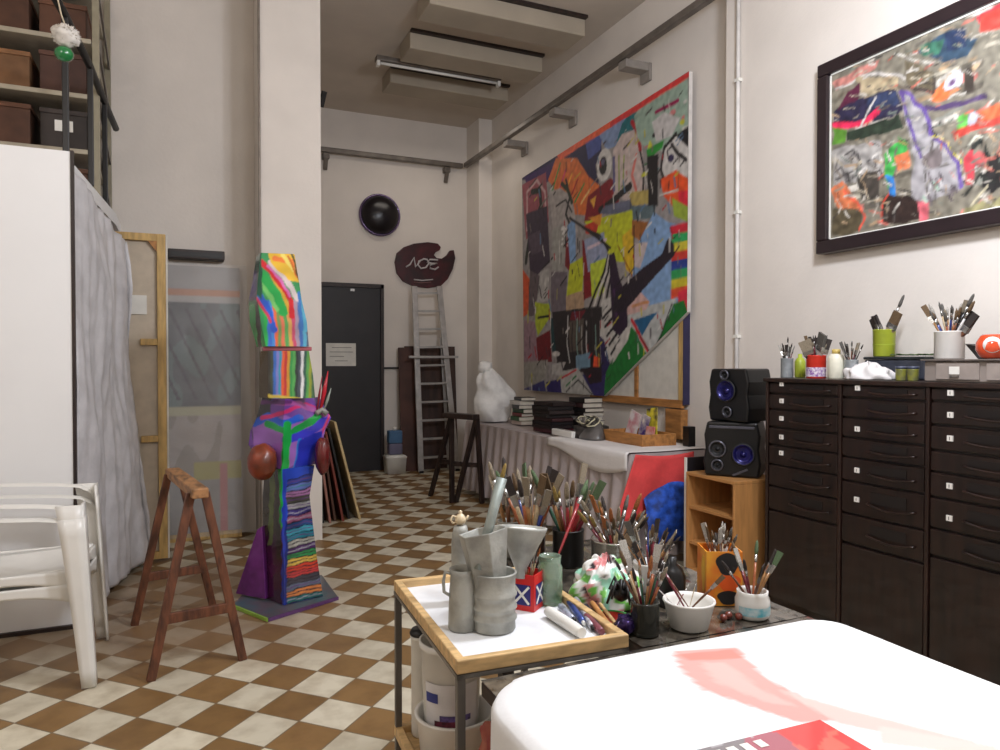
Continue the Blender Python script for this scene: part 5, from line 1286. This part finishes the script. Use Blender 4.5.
fill(1.225,1.70,ZW,.04,.08,18,'in the short white jar',0,(.15,.22),('flat','round','fine'),['black','brown','wooden','dark red'],['dark','grey','tan','pale'],9)
t=vessel('dark_glass_jar','dark glass jar with thin brushes at the front of the side table','jar',1.015,1.425,.034,.08,DGLASS)
fill(1.015,1.425,ZW,.029,.08,15,'in the dark glass jar',0,(.16,.225),('fine','fine','flat','round'),['dark red','cream','wooden','brown','green','red','orange'],['pale','tan','white','dark','orange-stained'],12)
t=vessel('white_bowl','wide white plastic bowl with a few brushes at the front of the side table','bowl',1.138,1.415,.06,.07,WPLAST,[(.040,0),(.046,.003),(.060,.060),(.064,.066),(.063,.070),(.058,.069),(.054,.058),(.040,.008),(.001,.006)])
def lay(a,da,za,b_,db,zb_,kind,h,bc,v,sp=0):
    p=atd(*a,da,za) if False else atd(a[0],da,za); q=atd(b_[0],db,zb_); brush(p,q-p,(q-p).length,kind,h,bc,v,sp)
def fromto(a,da,b_,db,kind,h,bc,v,sp=0):
    za=H-(a[1]-362.6)/F*da; zb_=H-(b_[1]-362.6)/F*db; p=atd(a[0],da,za);q=atd(b_[0],db,zb_); return brush(p,q-p,(q-p).length,kind,h,bc,v,sp)
V='in the white bowl'
fromto((688,613),1.74,(655,555),1.79,'flat','dark red','white',V,.3)
fromto((692,612),1.75,(661,566),1.82,'round','brown','pale',V,.3)
fromto((682,614),1.77,(652,583),1.80,'fine','white','white',V,.3)
fromto((688,614),1.73,(725,577),1.72,'flat','brown','tan',V,1.2)
fromto((690,611),1.77,(698,580),1.78,'fine','cream','pale',V,.3)
fromto((675,612),1.77,(690,585),1.84,'fine','dark red','white',V,.3)
t=vessel('water_jar','squat pale jar with turquoise paint stain at the right end of the side table','jar',1.335,1.41,.042,.068,WPLAST,[(.036,0),(.042,.006),(.043,.045),(.038,.058),(.039,.068),(.035,.068),(.034,.058),(.037,.01),(.001,.008)])
bandp(t,1.335,1.41,ZW,.0438,.012,.034,mat('turquoise_stain',(90,180,196),.4,var=.4,scale=40,col2=(210,220,220)),'turquoise_stain',PI,2*PI)
fill(1.335,1.41,ZW,.033,.068,8,'in the squat turquoise-stained jar',0,(.15,.20),('flat','round'),['brown','orange','wooden','dark red'],['dark','tan','green-stained','white'],14)
ow=mat('white_card',(226,222,206),.6)
# orange box
ox,oy=1.345,1.545; Mo=Matrix.Translation((ox,oy,0))@Matrix.Rotation(math.radians(-25),4,'Z'); s_=.048
t=thing('orange_carton','tall orange and yellow carton printed with black shapes, holding brushes','box',(ox,oy,ZW))
ORC=mat('orange_card',(226,120,36),.45,var=.25,scale=12,col2=(236,170,50))
b=MB()
for a in ((-s_,s_,-s_,-s_+.003),(-s_,s_,s_-.003,s_),(-s_,-s_+.003,-s_+.003,s_-.003),(s_-.003,s_,-s_+.003,s_-.003)): b.box(*a,ZW,ZW+.145,Mo)
b.box(-s_+.003,s_-.003,-s_+.003,s_-.003,ZW,ZW+.004,Mo); b.build('carton_body',ORC,t)
def blob(cx_,cz,rx,rz,off,m,nm,side=0):
    P=[(cx_+rx*math.cos(a)*(1+.15*math.sin(3*a)),cz+rz*math.sin(a)) for a in [2*PI*i/22 for i in range(22)]]
    MB().prism(P,(lambda u,v,s:Mo@Vector((u,-s_-s,v))) if side==0 else (lambda u,v,s:Mo@Vector((-s_-s,u,v))),0.0003,off).build(nm,m,t)
blob(.008,ZW+.112,.030,.030,.0012,INK,'black_print'); blob(.010,ZW+.022,.028,.019,.0012,INK,'black_print'); blob(.012,ZW+.062,.030,.024,.0010,mat('bright_orange_print',(236,96,30),.45),'orange_print'); blob(-.02,ZW+.08,.018,.05,.0010,mat('yellow_print',(238,186,50),.45),'yellow_print',1)
fill(ox,oy,ZW,.042,.145,12,'in the orange carton',0,(.175,.215),('fine','flat','fine'),['white','cream','brown','wooden','dark red'],['white','dark','tan','grey'],15)
t=vessel('black_bottle','black rounded bottle standing left of the orange carton','bottle',1.2,1.565,.036,.12,SPK,[(.034,0),(.037,.005),(.037,.08),(.028,.10),(.014,.112),(.014,.13),(.001,.131)])
# painted crumpled palette, spider thing, red dish
px_,py_=1.06,1.66
t=thing('crumpled_palette','crumpled white plastic smeared with green, pink and mint paint','palette',(px_,py_,ZW))
b=MB()
def pal_(u,v):
    a=2*PI*u; r=.092*math.sin(PI*.5*(.03+.97*(1-v))); q=Vector((math.cos(a)*3,math.sin(a)*3,v*4))
    n_=1+.35*noise.noise(q); return (px_+r*n_*math.cos(a)*1.0,py_+r*n_*math.sin(a),ZW+.004+.115*math.sin(PI/2*v)*(1+.2*noise.noise(q*1.3)))
b.grid(pal_,80,40); o=b.build('smeared_plastic',PAINTG,None)
def pc(co):
    n1=noise.noise(Vector((co.x*22,co.y*22,co.z*22))); n2=noise.noise(Vector((co.x*26+5,co.y*26,co.z*26)))
    c=(228,228,224)
    if n1>.26: c=(150,206,180)
    if n1<-.30: c=(226,150,150)
    if n2>.32: c=(110,180,80)
    if n2<-.36: c=(50,44,50)
    return tuple(s2l(q) for q in c)+(1,)
paint(o,pc)
for v in o.data.vertices: v.co-=Vector(t['_o'])
o.parent=t
c=atd(622,1.80,.80)
t=thing('black_tangle','black spidery tangle of dried brush bristles in front of the palette','tangle',(c.x,c.y,c.z-.03))
random.seed(9)
for k in range(9):
    a=k*.7; e=c+Vector((.038*math.cos(a),.03*math.sin(a),random.uniform(-.035,.0)-.0)); m=c.lerp(e,.6)+Vector((0,0,.03))
    MB().tube([c+Vector((0,0,-.01)),m,e],[.006,.005,.003],6).build('strand',BLACK,t)
MB().ball(c-Vector((0,0,.012)),.02,.02,.018,12,.4).build('clump',BLACK,t)
c=atd(612,1.76,ZW); 
t=thing('red_dish','shallow red dish with a bright green rim under the palette','dish',(c.x,c.y,ZW))
MB().lathe([(.03,.0),(.034,.002),(.060,.020),(.058,.022),(.03,.006),(.001,.005)],(c.x-.0,c.y-.0,ZW),30,None,.8,.8).build('dish_body',mat('red_dish',(200,44,34),.3,coat=.4),t)
MB().tube([(c.x+.049*math.cos(a),c.y+.049*math.sin(a),ZW+.022) for a in [2*PI*i/30 for i in range(30)]],.003,6,True).build('green_rim',mat('green_rim',(60,180,80),.3),t)
c=atd(627,1.71,ZW+.02)
t=thing('violet_foil','crumpled dark violet foil beside the dark glass jar','foil',(c.x,c.y,ZW))
MB().ball((c.x,c.y,ZW+.022),.028,.024,.022,20,.6).build('foil_ball',mat('violet_foil',(70,50,110),.2,metal=.6,var=.4,scale=40),t)
# diagonal pink brush
fromto((555,565),2.0,(588,480),2.15,'round','red','green-stained','leaning across the palette',0)
# small red berries / knobs near white bowl
c=atd(728,1.80,ZW)
for k in range(4):
    o=MB().ball((c.x+.021*k-.01+.004*(k%2),c.y+.014*(k%2)-.004*k,ZW+.009),.010,.010,.009,14,.2).build('red_bead',mat('red_bead',(110,48,36),.3,coat=.4)); tag(o,'%s small glossy reddish-brown bead from the white bowl'%('nearest','second','third','farthest')[k],'bead','reddish beads by the orange carton')
# ------------------------------------------------------------------ things on top of the cabinet
def yX(px,X): return onX(px,380,X).y
X1=3.13
GLA=mat('cloudy_glass',(214,220,222),.15,var=.15,scale=20,trans=.5)
y=yX(787,X1); t=vessel('glass_jar','cloudy glass jar at the left end of the cabinet top','jar',X1,y,.034,.11,GLA,z=ZT)
fill(X1,y,ZT,.03,.11,10,'in the cloudy glass jar on the cabinet',0,(.17,.23),('fine','flat'),['black','dark red','white'],['dark','grey','white'],31)
X2=3.28
y=yX(800,X2); t=vessel('paint_bottle','yellow-green bottle behind the red tub on the cabinet top','bottle',X2,y,.03,.13,mat('yellowgreen_plastic',(176,190,60),.4,var=.2),[(.028,0),(.03,.004),(.03,.09),(.02,.11),(.012,.115),(.012,.135),(.001,.136)],z=ZT)
y=yX(816,X1); t=vessel('red_tub','red tub with violet and white pattern holding brushes on the cabinet top','tub',X1,y,.05,.125,mat('red_tub',(214,56,40),.4),z=ZT)
a=math.atan2(-y,-X1)
bandp(t,X1,y,ZT,.0512,.01,.06,mat('violet_white_print',(226,216,220),.4,scale=90,col2=(120,60,150),var=.5),'printed_band',a-1.3,a+1.3)
fill(X1,y,ZT,.045,.125,20,'in the red tub on the cabinet',0,(.18,.25),('flat','wide','fine','round','fine'),['cream','black','brown','dark red','white'],['dark','tan','grey','pale'],32)
y=yX(836,X1); t=vessel('white_bottle','white plastic bottle with a yellow neck right of the red tub','bottle',X1,y,.040,.13,mat('cream_bottle',(228,224,204),.4),[(.038,0),(.041,.005),(.041,.105),(.034,.125),(.020,.132),(.001,.133)],z=ZT)
MB().lathe([(.021,.132),(.021,.155),(.001,.156)],(X1,y,ZT),20).build('yellow_neck',mat('yellow_cap',(206,180,100),.4),t)
y=yX(851,X1+.02); t=vessel('glass_jar','low glass jar with brushes right of the white bottle on the cabinet','jar',X1+.02,y,.034,.10,GLA,z=ZT)
fill(X1+.02,y,ZT,.03,.10,11,'in the low glass jar on the cabinet',0,(.15,.20),('fine','flat','fine'),['black','dark red','brown'],['dark','grey','pale'],33)
# dark box
ya,yb_=yX(864,3.26),yX(925,3.26)
t=thing('dark_case','long flat dark case on the cabinet top behind the white cloth','case',(3.36,(ya+yb_)/2,ZT))
MB().box(3.26,3.46,yb_,ya,ZT+.001,ZT+.10).build('case_body',mat('slate_case',(56,60,72),.5,var=.2),t,bevel=.008)
MB().box(3.255,3.465,yb_-.003,ya+.003,ZT+.101,ZT+.115).build('case_lid',mat('slate_lid',(44,48,50),.5,var=.2),t,bevel=.004)
zc_=ZT+.116
y=yX(914,3.3)
b=MB(); b.grid(lambda u,v:(3.28+.17*u,yX(892,3.3)-(yX(892,3.3)-yX(925,3.3))*v,zc_+.006+.012*abs(noise.noise(Vector((u*5,v*5,0))))),16,16); tag(b.build('green_cloth',mat('olive_cloth',(84,104,60),.8,var=.3,scale=14),solid=.003),'folded olive green cloth on the dark case right of the lime cup','cloth')
y=yX(881,3.32); t=vessel('lime_cup','lime green cup of brushes standing on the dark case','cup',3.34,y,.054,.14,mat('lime_plastic',(178,190,62),.35,var=.12,scale=9),[(.048,0),(.051,.004),(.054,.136),(.056,.138),(.054,.14),(.050,.138),(.047,.008),(.001,.006)],z=zc_)
bandp(t,3.34,y,zc_,.0535,.06,.064,mat('lime_dark',(160,176,50),.4),'moulded_ring')
def inv(x,y,z,R,Hh,lean,L,kind,h,bc,v,sp,az):
    b0=Vector((x-math.cos(az)*R*.6,y-math.sin(az)*R*.6,z+.008)); r0=Vector((x+math.cos(az)*R*lean,y+math.sin(az)*R*lean,z+Hh)); brush(b0,r0-b0,L,kind,h,bc,v,sp)
V='in the lime green cup'
inv(3.34,y,zc_,.046,.14,.75,.22,'wide','wooden','dark',V,1.2,PI*.5)
inv(3.34,y,zc_,.046,.14,.7,.24,'wide','cream','tan',V,1.0,-PI*.45)
inv(3.34,y,zc_,.046,.14,.5,.33,'round','black','grey',V,0,-PI*.35)
inv(3.34,y,zc_,.046,.14,.5,.24,'flat','wooden','pale',V,.5,-PI*.1)
inv(3.34,y,zc_,.046,.14,.6,.22,'flat','black','dark',V,.5,PI*.75)
# white cloth heap
yc_=yX(868,3.12)
def wc(u,v):
    a=2*PI*u; r=1-v; q=Vector((math.cos(a)*2,math.sin(a)*2,v*3)); k=1+.3*noise.noise(q)
    return (3.12+.085*math.cos(a)*k*math.sin(PI/2*min(1,r*1.05+.0)),yc_+.125*math.sin(a)*k*math.sin(PI/2*min(1,r*1.05)),ZT+.003+.075*math.cos(PI/2*r)*(1+.35*noise.noise(q*1.4)))
tag(MB().grid(wc,48,20).build('white_rag',CLOTHW,solid=.0015),'crumpled white rag lying on the cabinet top below the lime cup','rag')
for px,lb in ((901,'left'),(913,'right')):
    y=yX(px,3.10); t=vessel('yellow_jar','small yellow-green paint jar on the cabinet front edge, the %s of two'%lb,'jar',3.10,y,.024,.055,mat('ochre_jar',(140,140,60),.3,var=.3,scale=20,col2=(90,90,80)),z=ZT)
    MB().lathe([(.025,.055),(.025,.068),(.001,.069)],(3.10,y,ZT),20).build('jar_lid',mat('jar_lid_blue',(70,76,96),.4),t)
# grey metal drawer box
ya,yb_=yX(924,3.05),yX(924,3.05)-.95
t=thing('grey_drawer_box','long low grey metal drawer unit on the right end of the cabinet top','drawer unit',(3.2,(ya+yb_)/2,ZT))
GMET=mat('taupe_metal',(150,138,130),.45,var=.1,scale=6); zg=ZT+.092
MB().box(3.05,3.40,yb_,ya,ZT+.001,zg).build('box_body',GMET,t,bevel=.006)
MB().box(3.035,3.41,yb_-.01,ya+.01,zg+.001,zg+.008).build('top_plate',mat('taupe_dark',(110,100,94),.45),t,bevel=.002)
ydv=yX(985,3.05)
for (a,c) in ((ya-.06,ydv+.02),(ydv-.01,ydv-.30)):
    d_=MB().box(3.042,3.05,c,a,ZT+.012,zg-.01).build('drawer',mat('taupe_front',(160,148,140),.45,var=.1),t,bevel=.002)
    b=MB(); yy=(a+c)/2+.01; b.box(3.039,3.043,yy-.022,yy+.022,ZT+.035,ZT+.068); sub(b,'label_holder',LABELM,d_)
    b=MB(); b.bar((3.038,yy-.02,ZT+.0265),(3.038,yy+.02,ZT+.0265),.008,.006); sub(b,'drawer_pull',STEEL,d_)
zg+=.009
y=yX(949,3.16); t=vessel('white_mug','white cylindrical pot crowded with brushes on the grey drawer unit','pot',3.16,y,.060,.125,WPLAST,z=zg)
V='in the white pot on the cabinet'
fill(3.16,y,zg,.054,.125,20,V,0,(.22,.29),('round','fine','flat','round'),['wooden','dark red','cream','brown','orange','blue'],['grey','tan','pale','white'],41)
inv(3.16,y,zg,.054,.125,.9,.24,'wide','brown','dark',V,1.4,-PI*.5)
inv(3.16,y,zg,.054,.125,.5,.31,'round','black','grey',V,0,-PI*.5); inv(3.16,y,zg,.054,.125,.8,.29,'round','white','tan',V,0,-PI*.55)
y=yX(992,3.16)
t=thing('orange_pot','round glossy orange pot with a painted white glare on the grey drawer unit','pot',(3.16,y,zg))
MB().lathe([(.03,0),(.045,.008),(.062,.04),(.060,.07),(.045,.098),(.038,.104),(.034,.10),(.040,.09),(.05,.06),(.001,.02)],(3.16,y,zg),32).build('pot_body',mat('orange_glaze',(222,80,40),.15,var=.15,coat=.8),t)
MB().lathe([(.034,.0),(.034,.004),(.001,.006)],Vector((3.16,y,zg+.06))+(Vector((0,0,H))-Vector((3.16,y,zg+.06))).normalized()*.052,24,((Vector((0,0,H))-Vector((3.16,y,zg+.06))).normalized()).to_track_quat('Z','Y').to_matrix()).build('painted_glare',PAPER,t)  # white disc turned to the camera paints the glare on the pot
b=MB(); ya,yb_=yX(964,3.25),yX(984,3.25)
b.prism([(ya,zg+.07),(yb_,zg+.05),(yb_,zg),(ya-.06,zg)],lambda u,v,s:(s,u,v),3.25,3.32); tag(b.build('black_wedge',mat('dark_wedge',(60,54,54),.5),bevel=.003),'dark angular wedge standing between the white pot and the orange pot','wedge')

for o in bpy.data.objects:
    if o.get('_o') is not None: del o['_o']
